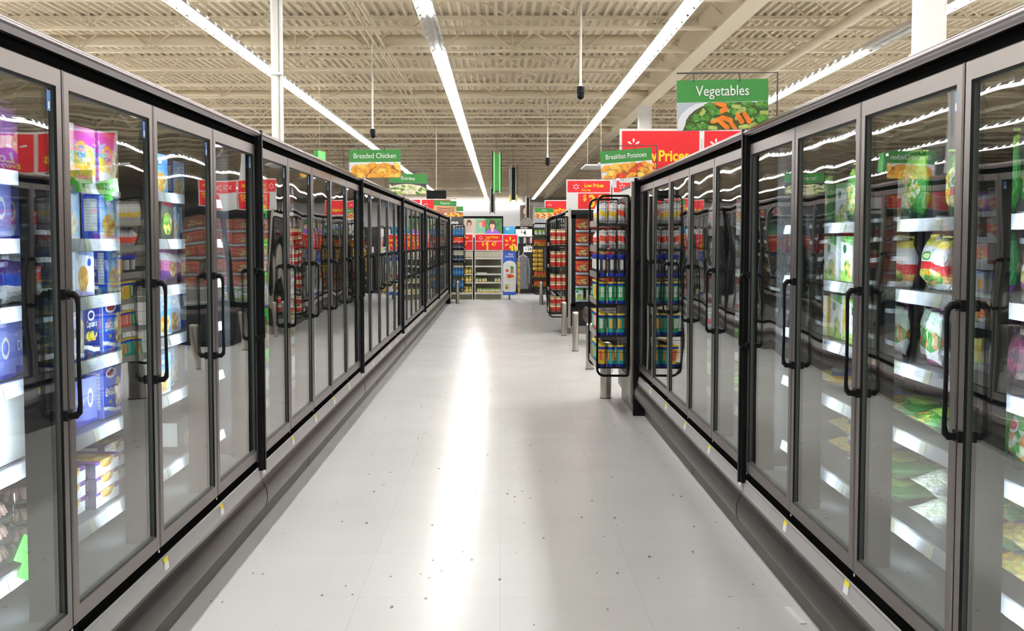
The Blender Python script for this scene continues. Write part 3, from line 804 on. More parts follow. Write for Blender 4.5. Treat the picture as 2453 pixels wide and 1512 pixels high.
USED = set()
def place(key, x, y, z, rz, label, group, tilt=0.):
    kind, desc, cat, me, w, d, h = P[key]
    o = bpy.data.objects.new(kind, me); C.objects.link(o)
    o.location = (x, y, z); o.rotation_euler = (tilt, 0, rz)
    tag(o, label, cat, group)
    if key in LET:
        l = bpy.data.objects.new('lettering', LET[key]); C.objects.link(l); l.parent = o
    return o
SHN6 = ['lowest', 'second', 'third', 'fourth', 'fifth', 'top']; SHN5 = ['lowest', 'second', 'third', 'fourth', 'top']
PLAN_L = {  # shelf index: list of (y start, keys)
    0: [(2.5, ['ring']), (3.15, ['flatbox']), (4.15, ['burger']), (5.0, ['burger']), (5.9, ['pale', 'yellowbox'])],
    1: [(2.5, ['carton']), (3.1, ['english', 'dinner']), (4.15, ['fillet']), (5.0, ['striped']), (5.9, ['pinkbox', 'striped'])],
    2: [(2.5, ['dinner']), (3.1, ['battered', 'english']), (3.95, ['fillet']), (5.0, ['striped']), (5.9, ['pale'])],
    3: [(2.5, ['fishbag']), (3.1, ['fillet', 'pale', 'battered']), (4.1, ['nugget']), (5.0, ['pale']), (5.9, ['entree', 'pinkbox'])],
    4: [(2.5, ['dinner']), (3.1, ['pale', 'fillet']), (4.1, ['entree', 'fillet']), (5.0, ['pale']), (5.9, ['pinkbox', 'redbag'])],
    5: [(2.5, ['seamix']), (3.1, ['crew']), (4.15, ['fillet', 'pale']), (5.0, ['pale']), (5.9, ['redbag', 'nugget'])]}
PLAN_R = {
    0: [(2.3, ['lyinggreen', 'lyingyellow']), (2.95, ['lyinggreen', 'lyingwhite']), (3.8, ['lyingyellow', 'lyingwhite']), (5.2, ['lyingwhite', 'lyinggreen'])],
    1: [(2.3, ['tallgreen']), (2.95, ['lyinggreen']), (3.8, ['lyingwhite', 'lyingyellow']), (5.2, ['lyinggreen', 'redbag'])],
    2: [(2.3, ['berry', 'beans']), (2.95, ['beans']), (3.75, ['greenbox', 'yellowbox']), (4.7, ['redbag', 'garden']), (5.6, ['pinkbox', 'beans'])],
    3: [(2.3, ['pasta']), (2.95, ['garden']), (3.75, ['greenbox']), (4.7, ['beans', 'redbag']), (5.6, ['beans', 'seamix'])],
    4: [(2.3, ['medley']), (2.95, ['garden', 'stirfry', 'medley']), (3.75, ['medley', 'greenbox']), (4.7, ['nugget', 'redbag']), (5.6, ['garden', 'pinkbox'])]}
def stock(s, w, shelves, plan, cases, y_min, names, door0):
    rnd = random.Random(11 + s)
    for ci, yc in enumerate(cases):
        for si, z in enumerate(shelves):
            y = max(yc + .05, y_min); top = (shelves[si + 1] - .018 if si + 1 < len(shelves) else 2.0)
            cnt = {}
            q = 0
            while True:
                seq = [k2 for y0, k2 in plan[si] if y0 <= y + .001] or [plan[si][0][1]]
                seq = seq[-1]; key = seq[q % len(seq)]; q += 1
                kind, desc, cat, me, wd_, dd, hh = P[key]
                g = rnd.uniform(.006, .02) if rnd.random() > .13 else rnd.uniform(.08, .16)
                squash = 1.
                if z + hh > top: squash = (top - z - .002) / hh
                if squash < .74:
                    # too tall for this shelf: a shorter package instead
                    if key in ('medley', 'stirfry', 'pasta', 'garden', 'tallgreen'): key = 'beans' if top - z > .2 else 'lyinggreen'
                    else: key = 'flatbox'
                    kind, desc, cat, me, wd_, dd, hh = P[key]; squash = 1.
                if y + wd_ > yc + CL - .04: break
                yy = y + wd_ / 2; y += wd_ + g
                off = rnd.uniform(0, .05) if rnd.random() > .2 else rnd.uniform(.05, .14)
                stack = 1
                if key in ('flatbox', 'ring'): stack = 3 if top - z > .24 else (2 if top - z > .14 else 1)
                if key in ('lyinggreen', 'lyingwhite', 'lyingyellow') and top - z > .22: stack = 2
                for st_ in range(stack):
                    di = int((yy - door0) / .762); cnt[di] = cnt.get(di, 0) + 1
                    x = s * (w + .203 + dd / 2 + off)
                    lab = '%s, %s shelf, %s behind %s %s door' % (desc, (SHN6 if len(shelves) == 6 else SHN5)[si], ORD[cnt[di] - 1], ORD[di].replace('nearest', 'first'), names)
                    po_ = place(key, x, yy, z + .001 + st_ * (hh + .001), (R(90) if s < 0 else R(-90)) + rnd.uniform(-.018, .018), lab, '%s on the %s shelves' % ({'frozen_food_box': 'boxes', 'frozen_food_bag': 'bags', 'shrimp_tray': 'trays'}[kind], names))
                    po_.scale = (1, 1, squash)
stock(-1, WL, SH_L, PLAN_L, Y_L[:2], 2.58, 'left', 2.126)
stock(1, WR, [z * .989 for z in SH_R], PLAN_R, Y_R[:2], 2.42, 'right', 1.85)

# green New! shelf tags
def shelf_flag(x, y, z, lab, tilt=.2, text=True, size=1.):
    t = empty('shelf_tag', (x, y, z), lab, 'tag', 'green shelf tags', R(70)); t.rotation_euler = (0, tilt, R(62))
    LG = mat('tag_green', (.07, .72, .05), .35)
    mb = MB(); mb.box(-.055 * size, .055 * size, 0, .002, -.03 * size, .03 * size, LG); mb.build('card', t)
    if text:
        m2 = MB(); put_text(m2, 'New!', .010, -.002, 0, .034, WHITEP, .02, .85); burst(m2, -.04, .0, .012, -.001, SYEL); m2.build('lettering', t)
    m3 = MB(); m3.box(-.03 * size, .012 * size, 0, .002, -.062 * size, -.03 * size, LG); m3.build('tab', t)
for i, (y, dz) in enumerate(((3.38, .0), (3.61, -.02), (3.84, -.03))):
    shelf_flag(-WL - .15, y, 1.74 + dz + .01, 'green New tag, %s of three on the upper left shelf' % ORD[i], (-.1, -.2, .2)[i], True, .8)
n = 0
for z in SH_L[1:]:
    for y in (6.1, 6.95):
        shelf_flag(-WL - .15, y, z - .02, 'small green shelf tag, second left freezer, %s door, %s from the floor' % ('first' if y < 6.5 else 'second', ['first', 'second', 'third', 'fourth', 'fifth'][SH_L.index(z) - 1]), .1, False, .8)
shelf_flag(-WL - .14, 2.98, .60, 'bright green tag leaning on the lowest left shelf', .5, False, 1.3)
shelf_flag(WR + .15, 3.75, .50, 'green tag on the lowest right shelf', .3, False, .8)

# ================================================================== HANGING CATEGORY SIGNS
BROC = mat('broccoli_print', (.08, .26, .03), .6, bump=1., bscale=90, noise=.6, nscale=60)
BROCL = mat('stem_print', (.40, .50, .12), .5, noise=.3, nscale=30)
CARR = mat('carrot_print', (.85, .22, .02), .35, noise=.25, nscale=14)
FRY = mat('fried_print', (.80, .36, .04), .5, noise=.35, nscale=28)
FRY2 = mat('golden_print', (.92, .60, .12), .5, noise=.35, nscale=28)
PLATE = mat('plate_print', (.82, .84, .90), .4)
PAST = mat('pasta_print', (.85, .80, .58), .5, noise=.3, nscale=30)
CAKE = mat('cake_print', (.35, .10, .04), .5, noise=.3, nscale=30)
TOM = mat('tomato_print', (.65, .06, .02), .4, noise=.3, nscale=30)
def food_veg(mb, w, h, y):
    c = (-w / 2 + .002, w / 2 - .002, -h + .002, -.002)
    rnd = random.Random(5)
    mb.poly([(-w / 2, -h), (w / 2, -h), (w / 2, -.001), (-w / 2, -.001)], y, mat('plate_backdrop_print', (.48, .54, .62), .5))
    arc = lambda k: [(w * .12 + k * w * .62 * math.cos(R(a)), -h * .80 + k * h * 1.0 * math.sin(R(a))) for a in range(0, 181, 12)]
    cl = lambda pts: [(min(max(a, c[0]), c[1]), min(max(b, c[2]), c[3])) for a, b in pts]
    mb.poly(cl([(w / 2, -h)] + arc(1.0) + [(-w / 2 + .002, -h)]), y - .0006, PLATE)
    mb.poly(cl([(w / 2, -h)] + arc(.86) + [(-w * .44, -h)]), y - .0012, mat('veg_shadow_print', (.05, .07, .01), .6))
    def capsule(x, z, L_, r, ro, yy, m):
        pts = []
        for q in range(9): a = R(-90 + 22.5 * q); pts.append((L_ + r * math.cos(a) * .8, r * math.sin(a)))
        for q in range(9): a = R(90 + 22.5 * q); pts.append((-L_ + r * math.cos(a) * .8, r * .85 * math.sin(a)))
        mb.poly(cl([(x + a * math.cos(ro) - b * math.sin(ro), z + a * math.sin(ro) + b * math.cos(ro)) for a, b in pts]), yy, m)
    DG = mat('broccoli_dark_print', (.03, .11, .015), .6, noise=.6, nscale=70)
    spots = []
    for r_ in range(4):
        for q in range(9):
            fx_ = -.38 + q * .11 + (r_ % 2) * .05; fz = .13 + r_ * .25
            if fx_ > .5 or (fx_ + .42) < .28 * (1 - fz) ** 1.2: continue
            spots.append((fx_, fz))
    rnd.shuffle(spots)
    for k, (fx_, fz) in enumerate(spots):
        yy = y - .0018 - k * .00012; X_, Z_ = fx_ * w + rnd.uniform(-.01, .01), -fz * h + rnd.uniform(-.008, .008)
        kd = 'bcsbbcbs'[k % 8]
        if kd == 'b':
            a = rnd.uniform(-2.2, -.9); capsule(X_ + .024 * math.cos(a), Z_ + .024 * math.sin(a), .010, .009, a, yy, BROCL)
            for q in range(7):
                a = q * 2 * PI / 7; mb.blob(X_ + .016 * math.cos(a), Z_ + .014 * math.sin(a), .013, .012, yy - .00003 * q, DG if q > 3 else BROC, clip=c, wob=.12, n=12)
            mb.blob(X_, Z_ + .003, .018, .015, yy - .0003, BROC, clip=c, wob=.12)
        elif kd == 'c': capsule(X_, Z_, .022, .0125, rnd.uniform(-1.1, 1.1), yy, CARR)
        else: capsule(X_, Z_, .016, .011, rnd.uniform(-.4, 1.3), yy, BROCL)
def food_pieces(mats, n, rx, rz, bg=None, plate=None, seed=1, z0=.3):
    def f(mb, w, h, y):
        rnd = random.Random(seed); c = (-w / 2 + .002, w / 2 - .002, -h + .002, -.002)
        if bg: mb.poly([(-w / 2, -h), (w / 2, -h), (w / 2, -.001), (-w / 2, -.001)], y, bg)
        if plate: mb.blob(0, -h * .6, w * .5, h * .5, y - .0006, plate, clip=c, wob=0)
        elif not bg: mb.poly([(-w * .42, -h + .001), (w / 2 - .001, -h + .001), (w / 2 - .001, -h * .3), (w * .2, -h * .12), (-w * .1, -h * .18), (-w * .35, -h * .4)], y - .0006, mat('brown_shade_print', (.35, .10, .02), .6))
        cols = 6; rows_ = max(1, n // cols)
        k = 0
        for r_ in range(rows_):
            for q in range(cols):
                fx_ = (q - (cols - 1) / 2) / cols + rnd.uniform(-.04, .04) + (.08 if r_ % 2 else 0)
                fz = z0 + (r_ + .5) / rows_ * (1. - z0) + rnd.uniform(-.05, .05) + .12 * abs(fx_)
                mb.blob(fx_ * w, -fz * h, rx * w * rnd.uniform(.8, 1.1), rz * h * rnd.uniform(.85, 1.15), y - .0012 - .00025 * k, mats[k % len(mats)], rot=rnd.uniform(-.8, .8), clip=c, wob=.05)
                k += 1
    return f
def food_cake(mb, w, h, y):
    c = (-w / 2 + .002, w / 2 - .002, -h + .002, -.002)
    mb.poly([(-w / 2, -h), (w / 2, -h), (w / 2, -.002), (-w / 2, -.002)], y, mat('peach_print', (.80, .40, .22), .5))
    for i, (m, t0, t1) in enumerate(((CAKE, .25, .45), (PAST, .45, .52), (CAKE, .52, .7), (PAST, .7, .76), (CAKE, .76, .92))):
        mb.poly([(-.35 * w, -t1 * h), (.0, -(t1 + .05) * h), (.42 * w, -(t1 - .12) * h), (.42 * w, -(t0 - .12) * h), (0, -(t0 + .03) * h), (-.35 * w, -t0 * h)], y - .0008 - i * .0003, m)
def hang_sign(text, s, y, food, lab, size=.062, roll=0., wobx=0., sx=.82, w=.44):
    """green board hung from a wire arm on the freezer top, out over the aisle"""
    xc = s * 1.068; hh, hp = .106, .135; top = EYE + 380 / FPX * 4.88 
    t = empty('hanging_sign', (xc, y, 2.12), lab, 'sign', 'hanging aisle signs')
    zt = top - 2.12
    b = MB(); b.box(-w / 2, w / 2, 0, .006, zt - hh, zt, GREEN)
    rt = Matrix.Rotation(roll, 4, 'Y')
    bo = b.build('header', t); bo.matrix_local = Matrix.Translation((0, 0, zt)) @ rt @ Matrix.Translation((0, 0, -zt))
    l = MB(); put_text(l, text, 0, -.003, zt - hh * .52, size, WHITEP, .004, sx); lo = l.build('lettering', bo)
    ph = MB(); ph.box(-w / 2, w / 2, .0, .005, zt - hh - hp, zt - hh, PLATE)
    po = ph.build('picture_panel', t); po.matrix_local = bo.matrix_local.copy()
    fm = MB(); food(fm, w, hp, -.0005); fo = fm.build('food_print', po); fo.location = (0, 0, zt - hh)
    wr = MB(); xr = s * .265 if s > 0 else s * .265
    wr.tube([(-s * w / 2, 0, zt + .03), (xr, 0, zt + .035), (xr, 0, zt + .02), (xr, 0, .004)], .004, DARKG, 6)
    for q in (-.14, .08): wr.tube([(q, 0, zt + .03), (q + .004, 0, zt + .015), (q, 0, zt - .012)], .003, DARKG, 6)
    wr.box(xr - .03, xr + .03, -.03, .03, .0, .006, DARKG)
    wr.build('wire_arm', t)
    return t
hang_sign('Vegetables', 1, 4.88, food_veg, 'green Vegetables sign with broccoli and carrot picture over the right freezers', .070, R(-1.2), sx=.85)
hang_sign('Breakfast Potatoes', 1, 8.62, food_pieces([FRY, FRY2, FRY, FRY, TOM], 18, .11, .17, seed=5, z0=.1), 'tilted green Breakfast Potatoes sign above the chip rack', .058, R(-4.5), sx=.80)
hang_sign('Breaded Chicken', -1, 8.62, food_pieces([FRY, FRY2, FRY, FRY], 18, .12, .19, seed=2, z0=.12), 'green Breaded Chicken sign with nugget picture over the left freezers', .062, R(-.6), sx=.85)
hang_sign('Entrées', -1, 11.75, food_pieces([PAST, PAST, BROC, BROCL], 24, .12, .12, bg=DARKG, plate=PAST, seed=4), 'green Entrées sign with pasta picture over the left freezers', .062, R(2), sx=.85)
hang_sign('Desserts', -1, 19.7, food_cake, 'green Desserts sign with layered cake picture at the left', .062, R(3), sx=.85)
hang_sign('', -1, 23.2, food_pieces([FRY2, FRY], 10, .16, .2, seed=8), 'plain green sign with golden food picture behind the Desserts sign')
hang_sign('Pizza', 1, 24.4, food_pieces([TOM, FRY2, TOM, PAST], 25, .09, .12, bg=FRY2, seed=6, z0=.15), 'green Pizza sign with pizza picture at the far right', .062, 0, sx=.85)

# ================================================================== RED PRICE BOARDS
def red_board(x0, x1, z0, z1, y, lab, style, price=None, yaw=0., group='red price boards', hide=False):
    xc = (x0 + x1) / 2; w = x1 - x0; h = z1 - z0
    t = empty('price_sign', (xc, y, z0), lab, 'sign', group, yaw)
    f = MB(); f.box(-w / 2 - .02, w / 2 + .02, 0, .02, -.01, h + .02, WHITEP); f.build('frame', t)
    l = MB()
    if style == 'tall':
        r = MB(); r.box(-w / 2, w / 2, -.004, 0, h * .24, h, RED); r.build('red_panel', t)
        burst(l, -w / 2 + w * .15, h * .72, w * .085, -.004, WHITEP, upper=True)
        put_text(l, 'Low', -w / 2 + w * .315, -.006, h * .50, w * .195, SYEL, .03, .8); put_text(l, 'Prices', w * .17, -.006, h * .50, w * .195, SYEL, .03, .85)
        put_text(l, 'Every day', -w / 2 + w * .30, -.006, h * .345, w * .095, SYEL, .02, .85)
    else:
        r = MB(); r.box(-w / 2, w / 2, -.004, 0, h * .60, h, RED); r.build('red_panel', t)
        r2 = MB(); px0 = (-w / 2 + w * .25) if style == 'gap' else -w / 2
        r2.box(px0, w / 2, -.004, 0, .01, h * .56, RED); r2.build('price_panel', t)
        burst(l, -w / 2 + w * .20, h * .79, w * .075, -.004, WHITEP)
        put_text(l, 'Low Prices', w * .12, -.006, h * .83, w * .125, SYEL, .03, .82); put_text(l, 'Every day', -w * .06, -.006, h * .675, w * .065, SYEL, .02, .85)
        if price:
            big, small = price; cx = (px0 + w / 2) / 2
            if big == '1': l.poly([(cx - w * .055 + a * w, h * .27 + b * w) for a, b in ((-.03, -.15), (.035, -.15), (.035, .15), (-.02, .15), (-.075, .10), (-.075, .05), (-.03, .075))], -.007, SYEL)
            put_text(l, '$', cx - w * .22, -.006, h * .40, w * .20, SYEL, .02, .8); put_text(l, big, cx - w * .05, -.006, h * .27, w * .40, SYEL, .03, .85)
            put_text(l, small, cx + w * .19, -.006, h * .38, w * .22, SYEL, .02, .8)
    l.build('lettering', t)
    return t
K = lambda px, d: (px - 1198) / FPX * d
Z = lambda py, d: EYE + (575 - py) / FPX * d
d = 9.5
red_board(K(1488, d), K(1672, d), Z(436, d), Z(316, d), d, 'large red Low Prices board above the right end cabinet', 'tall')
red_board(K(1684, d), K(1868, d), Z(436, d), Z(316, d), d, 'large red Low Prices board partly behind the Vegetables sign', 'tall')
d = 16.9
red_board(K(1359, d), K(1460, d), 2.05, Z(434, d), d, 'red and white Low Prices board reading 3.97', 'gap', ('3', '97'))
red_board(K(1469, d), K(1570, d), 2.05, Z(434, d), d, 'red price board right of the 3.97 board', 'gap', ('3', '97'))
d = 25.2
red_board(K(1306, d), K(1374, d), 2.05, Z(482, d), d, 'red Low Prices board behind the Pizza sign', 'tall')
red_board(K(1011, d), K(1079, d), 2.05, Z(479, d), d, 'red Low Prices board behind the Desserts sign', 'tall')
red_board(K(940, d), K(1007, d), 2.05, Z(479, d), d, 'leftmost red Low Prices board above the left freezers', 'tall')
# clear bracket hardware
def bracket(x, y, z, lab, w=.3):
    mb = MB(); m = mat('bracket_white', (.8, .8, .8), .25)
    mb.tube([(x - w / 2, y, z), (x + w / 2, y, z - .03)], .012, m, 6); mb.box(x - .02, x + .02, y - .02, y + .02, z - .22, z, m)
    mb.box(x + .05, x + .09, y - .02, y + .02, z - .15, z, m)
    tag(mb.build('sign_bracket'), lab, 'bracket')
bracket(K(1470, 9.3), 9.3, 2.24, 'white sign bracket atop the end cabinet above the chip rack')

# ================================================================== SNACK RACKS
def rack(s, x0, x1, y0, y1, z0, z1, levels, lab):
    t = empty('wire_rack', (s * (x0 + x1) / 2, (y0 + y1) / 2, z0), lab, 'rack', 'wire racks on the freezer ends')
    ox, oy = t.location.x, t.location.y
    a, b_ = sorted((s * x0 - ox, s * x1 - ox)); f = s * x0 - ox; bk = s * x1 - ox; H = z1 - z0
    for yy in (y0 - oy, y1 - oy):
        fr = MB(); r = .06; pts = []
        sg = 1 if f > bk else -1
        for cx_, cz, a0 in ((f - sg * r, H - r, 0), (f - sg * r, r, -90)):
            for q in range(5):
                tt = R(a0 + (90 - 22.5 * q if a0 == 0 else -22.5 * q + 90 ))
                pts.append((cx_ + sg * r * math.cos(tt), yy, cz + r * math.sin(tt)))
        path = [(bk, yy, H)] + pts + [(bk, yy, 0)]
        fr.tube(path, .011, BLACK, 8)
        fr.tube([(bk, yy, 0), (bk, yy, H)], .011, BLACK, 8)
        for g in range(1, 4): xx = f + (bk - f) * g / 4; fr.tube([(xx, yy, .03), (xx, yy, H - .02)], .0022, BLACK, 4)
        zz = .1
        while zz < H - .05: fr.tube([(f, yy, zz), (bk, yy, zz)], .0022, BLACK, 4); zz += .105
        fr.build('side_frame', t, smooth=True)
    bp = MB(); bp.box(min(bk - .004, bk + .004), max(bk - .004, bk + .004), y0 - oy, y1 - oy, 0, H, BLACKM); bp.build('back_panel', t)
    for z in levels:
        sh = MB(); sh.box(a + .006, b_ - .006, y0 - oy + .012, y1 - oy - .012, z - z0 - .014, z - z0, BLACKM)
        so = sh.build('shelf', t)
        lp = MB(); lp.box(min(f, f + (.004 if f < bk else -.004)), max(f, f + (.004 if f < bk else -.004)), y0 - oy + .012, y1 - oy - .012, z - z0 - .02, z - z0 + .035, mat('rack_lip', (.35, .34, .30), .3, .3)); lp.build('front_lip', so)
    return t
LV1 = [.42, .70, .98, 1.22, 1.455, 1.68]
rack(1, .855, 1.124, 8.82, 9.62, .345, 1.925, LV1, 'black wire rack of chip canisters on the right freezer end')
LV2 = [.36, .72, 1.10, 1.46]
rack(1, .81, 1.10, 16.45, 17.2, .28, 1.92, LV2, 'black wire rack of jars beside the pizza freezer')
LV3 = [.40, .62, 1.38, 1.62]
rack(1, .80, 1.124, 24.1, 24.9, .24, 1.94, LV3, 'far black snack rack with yellow bags')
LV4 = [.36, .66, 1.0, 1.30, 1.62]
rack(-1, .88, 1.17, 24.35, 25.15, .28, 1.92, LV4, 'far left black rack of blue bottles')
# canisters
def can_mesh(name, body, lid=(.95, .75, .05), lab=(.85, .86, .84)):
    cb = mat('can_' + name, body, .3); cl = mat('can_lid_' + name, lid, .35); base = mat('can_rim_blue', (.01, .03, .42), .3); lb = mat('can_label_' + name, lab, .4)
    mb = MB(); r = .036; h = .19
    mb.lathe([(r, 0), (r, .025), (r, .155), (r, .176), (r * 1.03, .177), (r * 1.03, h)], 0, 0, cb, 18, mats=[base, cb, base, cl, cl])
    for a0 in (R(-90), R(180), R(0)):
        pts = []
        for q in range(5):
            a = a0 + R(-24 + 12 * q); pts.append((r * 1.012 * math.cos(a), r * 1.012 * math.sin(a)))
        for q in range(4):
            mb.face([(pts[q][0], pts[q][1], .055), (pts[q + 1][0], pts[q + 1][1], .055), (pts[q + 1][0], pts[q + 1][1], .145), (pts[q][0], pts[q][1], .145)], lb)
    return mb.mesh('chip_canister', smooth=True, recalc=False)
CAN = {'green': can_mesh('green', (.02, .40, .12)), 'teal': can_mesh('teal', (.02, .38, .33), lab=(.85, .45, .08)), 'dark': can_mesh('dark', (.03, .03, .05), lid=(.02, .04, .45)),
       'red': can_mesh('red', (.75, .10, .04)), 'yellow': can_mesh('yellow', (.85, .62, .04), lab=(.75, .12, .05))}
bagchip = bag_mesh('chipbag_y', .135, .085, .20, pack_mat('chip_white_gold', [(0, (.75, .75, .76)), (.32, (.9, .62, .05)), (.52, (.85, .85, .86)), (.8, (.7, .68, .68))], foil=.6, glossy=.25), 31)
bagchipr = bag_mesh('chipbag_r', .125, .085, .19, pack_mat('chip_white_red', [(0, (.75, .75, .76)), (.35, (.85, .08, .04)), (.60, (.85, .85, .86)), (.9, (.75, .1, .08))], foil=.6, glossy=.25), 32)
def put(me, name, x, y, z, rz, lab, cat, group, rx=0, ry=0):
    o = bpy.data.objects.new(name, me); C.objects.link(o); o.location = (x, y, z); o.rotation_euler = (rx, ry, rz); return tag(o, lab, cat, group)
lvname = ['lowest', 'second', 'third', 'fourth', 'fifth', 'top']
plan = {0: ['yellow', 'teal', 'teal', 'teal', 'yellow', 'teal', 'teal', 'teal'], 1: ['green', 'teal', 'teal', 'red', 'red', 'red', 'red', 'red'], 2: ['green', 'green', 'green', 'yellow', 'green', 'yellow', 'yellow', 'yellow'], 3: ['dark', 'dark', 'dark', 'yellow', 'yellow', 'dark', 'dark', 'dark']}
for li in range(4):
    z = LV1[li] + .001; n = 0
    for i in range(3):
        put(CAN[plan[li][i]], 'chip_canister', .905 + i * .082, 8.875, z, R(random.uniform(-30, 30)), '%s chip canister, near end of the %s rack shelf, %s from aisle' % (plan[li][i].replace('dark', 'black'), lvname[li], ['first', 'second', 'third'][i]), 'canister', 'chip canisters on the wire rack')
    for i in range(7):
        put(CAN[plan[li][(i + 3) % 8]], 'chip_canister', .905, 8.965 + i * .086, z, R(180 + random.uniform(-20, 20)), '%s chip canister facing the aisle, %s rack shelf, %s from near end' % (plan[li][(i + 3) % 8].replace('dark', 'black'), lvname[li], ['first', 'second', 'third', 'fourth', 'fifth', 'sixth', 'seventh'][i]), 'canister', 'chip canisters on the wire rack')
for li in (4, 5):
    z = LV1[li] + .001
    for i in range(3):
        me = bagchip if (li == 5 and i < 2) else bagchipr
        put(me, 'chip_bag', .910 + i * .080, 8.885, z, R(random.uniform(-12, 12)), 'white %s-banded chip bag, near end of %s rack shelf, %s from aisle' % ('gold' if me is bagchip else 'red', lvname[li], ['first', 'second', 'third'][i]), 'bag', 'chip bags on the wire rack').scale = (.62, .9, 1)
    for i in range(4):
        me = bagchip if li == 5 else bagchipr
        put(me, 'chip_bag', .915, 9.03 + i * .15, z, R(-90 + random.uniform(-8, 8)), 'white chip bag facing the aisle, %s rack shelf, %s from near end' % (lvname[li], ['first', 'second', 'third', 'fourth'][i]), 'bag', 'chip bags on the wire rack')
# jars
def jar_mesh():
    gl = mat('jar_salsa', (.45, .03, .02), .2); lb = mat('jar_label', (.85, .80, .55), .4); li = mat('jar_lid', (.75, .68, .35), .3, .5)
    mb = MB(); mb.lathe([(.034, 0), (.040, .01), (.041, .03), (.041, .08), (.034, .10), (.032, .108), (.034, .108), (.034, .125)], 0, 0, gl, 12, mats=[lb, gl, gl, lb, gl, li, li])
    return mb.mesh('jar', smooth=True)
jm = jar_mesh()
for li, z in enumerate(LV2):
    for st_ in range(2):
        for i in range(3):
            put(jm, 'salsa_jar', .87 + i * .088, 16.52, z + .001 + st_ * .1265, 0, 'red salsa jar, %s jar rack shelf, %s in the %s end layer' % (lvname[li], ['first', 'second', 'third'][i], ('lower', 'upper')[st_]), 'jar', 'salsa jars on the wire rack')
        for i in range(5):
            put(jm, 'salsa_jar', .87, 16.62 + i * .1, z + .001 + st_ * .1265, 0, 'red salsa jar, %s jar rack shelf, %s in the %s aisle layer' % (lvname[li], ['first', 'second', 'third', 'fourth', 'fifth'][i], ('lower', 'upper')[st_]), 'jar', 'salsa jars on the wire rack')
# far snack bags
yb = bag_mesh('yellowsnack', .14, .07, .15, pack_mat('snack_yellow', [(0, (.75, .45, .03)), (.3, (.95, .65, .08)), (.7, (.8, .5, .05))], food=[red_, gold, orange], fc=(.5, .5), fr=(.25, .18), foil=.6), 41)
rb = bag_mesh('redsnack', .13, .06, .17, pack_mat('snack_red', [(0, (.75, .45, .03)), (.4, red_), (.8, orange)], food=[gold, red_], foil=.6), 42)
gb = bag_mesh('greensnack', .09, .06, .16, pack_mat('snack_green', [(0, (.1, .3, .05)), (.3, whitec), (.6, (.3, .5, .1))], foil=.5), 43)
for i in range(10):
    put(yb, 'snack_bag', .84 + (i % 2) * .13, 24.06 - .0 * i, 1.22 - (i // 2) * .105 , 0, 'yellow snack bag clipped on the far rack, %s row, %s column' % (['first', 'second', 'third', 'fourth', 'fifth'][i // 2], ('aisle', 'inner')[i % 2]), 'bag', 'yellow snack bags on the far rack', rx=.25).scale = (.93, .9, .66)
for li, me, nm in ((0, rb, 'red and gold'), (1, rb, 'red and gold'), (2, rb, 'red'), (3, gb, 'green and white')):
    for i in range(3):
        put(me, 'snack_bag', .865 + i * .095, 24.18, LV3[li] + .001, 0, '%s snack bag, %s shelf of far rack, %s from aisle' % (nm, ['lowest', 'second', 'third', 'top'][li], ['first', 'second', 'third'][i]), 'bag', 'snack bags on the far rack')
# blue bottles
def bottle_mesh():
    bl = mat('bottle_blue', (.03, .22, .55), .15); cp = mat('bottle_cap', (.75, .85, .95), .3); lb = mat('bottle_label', (.10, .35, .75), .4)
    mb = MB(); mb.lathe([(.028, 0), (.030, .02), (.030, .06), (.030, .13), (.026, .16), (.012, .19), (.012, .20), (.014, .20), (.014, .215)], 0, 0, bl, 12, mats=[bl, bl, lb, bl, bl, bl, cp, cp])
    return mb.mesh('bottle', smooth=True)
bm2 = bottle_mesh()
dkb = bag_mesh('darkpacket', .09, .05, .17, pack_mat('packet_dark', [(0, (.01, .02, .06)), (.3, (.25, .35, .45)), (.45, (.02, .04, .12))], foil=.5), 44)
for li in (0, 1, 4):
    for i in range(4):
        put(bm2, 'water_bottle', -.92 - i * .066, 24.42, LV4[li] + .001, 0, 'blue bottle, %s shelf of far left rack, %s from aisle' % (['lowest', 'second', '', '', 'top'][li], ['first', 'second', 'third', 'fourth'][i]), 'bottle', 'blue bottles on the far left rack')
    for i in range(5):
        put(bm2, 'water_bottle', -.92, 24.49 + i * .07, LV4[li] + .001, 0, 'blue bottle on aisle side of far left rack, %s shelf, %s back' % (['lowest', 'second', '', '', 'top'][li], ['first', 'second', 'third', 'fourth', 'fifth'][i]), 'bottle', 'blue bottles on the far left rack')
for li in (2, 3):
    for i in range(3):
        put(gb, 'hanging_packet', -.93 - i * .09, 24.45, LV4[li] + .001, 0, 'small packet on far left rack, %s middle shelf, %s from aisle' % (('lower', 'upper')[li - 2], ['first', 'second', 'third'][i]), 'packet', 'packets on the far left rack').data = dkb

# pizza boxes in the end-cap freezer
kz = 0
for li, z in enumerate((.55, .78, 1.0, 1.26, 1.48, 1.70)):
    for i in range(5):
        h_ok = (.78 - .55, .22, .26, .22, .22, .27)[li]
        key = 'pizzabox' if li != 0 else 'greenbox'
        me = P[key][3]; hh = P[key][6]
        o = put(me, P[key][0] if li else 'frozen_food_box', 1.36 + i * .305 if li else 1.30 + i * .2, 16.66, z + .001, 0, '%s on %s shelf of pizza freezer, %s from aisle' % (P[key][1], ['lowest', 'second', 'third', 'fourth', 'fifth', 'top'][li], ['first', 'second', 'third', 'fourth', 'fifth'][i]), 'box', 'boxes in the pizza freezer')
        o.scale = (1, 1, min(1, (h_ok - .04) / hh)); o.location.x = min(o.location.x, 2.58)
        if li and i == 4: o.location.x = 2.575 if False else 1.36 + 4 * .305 - .02
        if li and i == 4: o.scale.x = .75

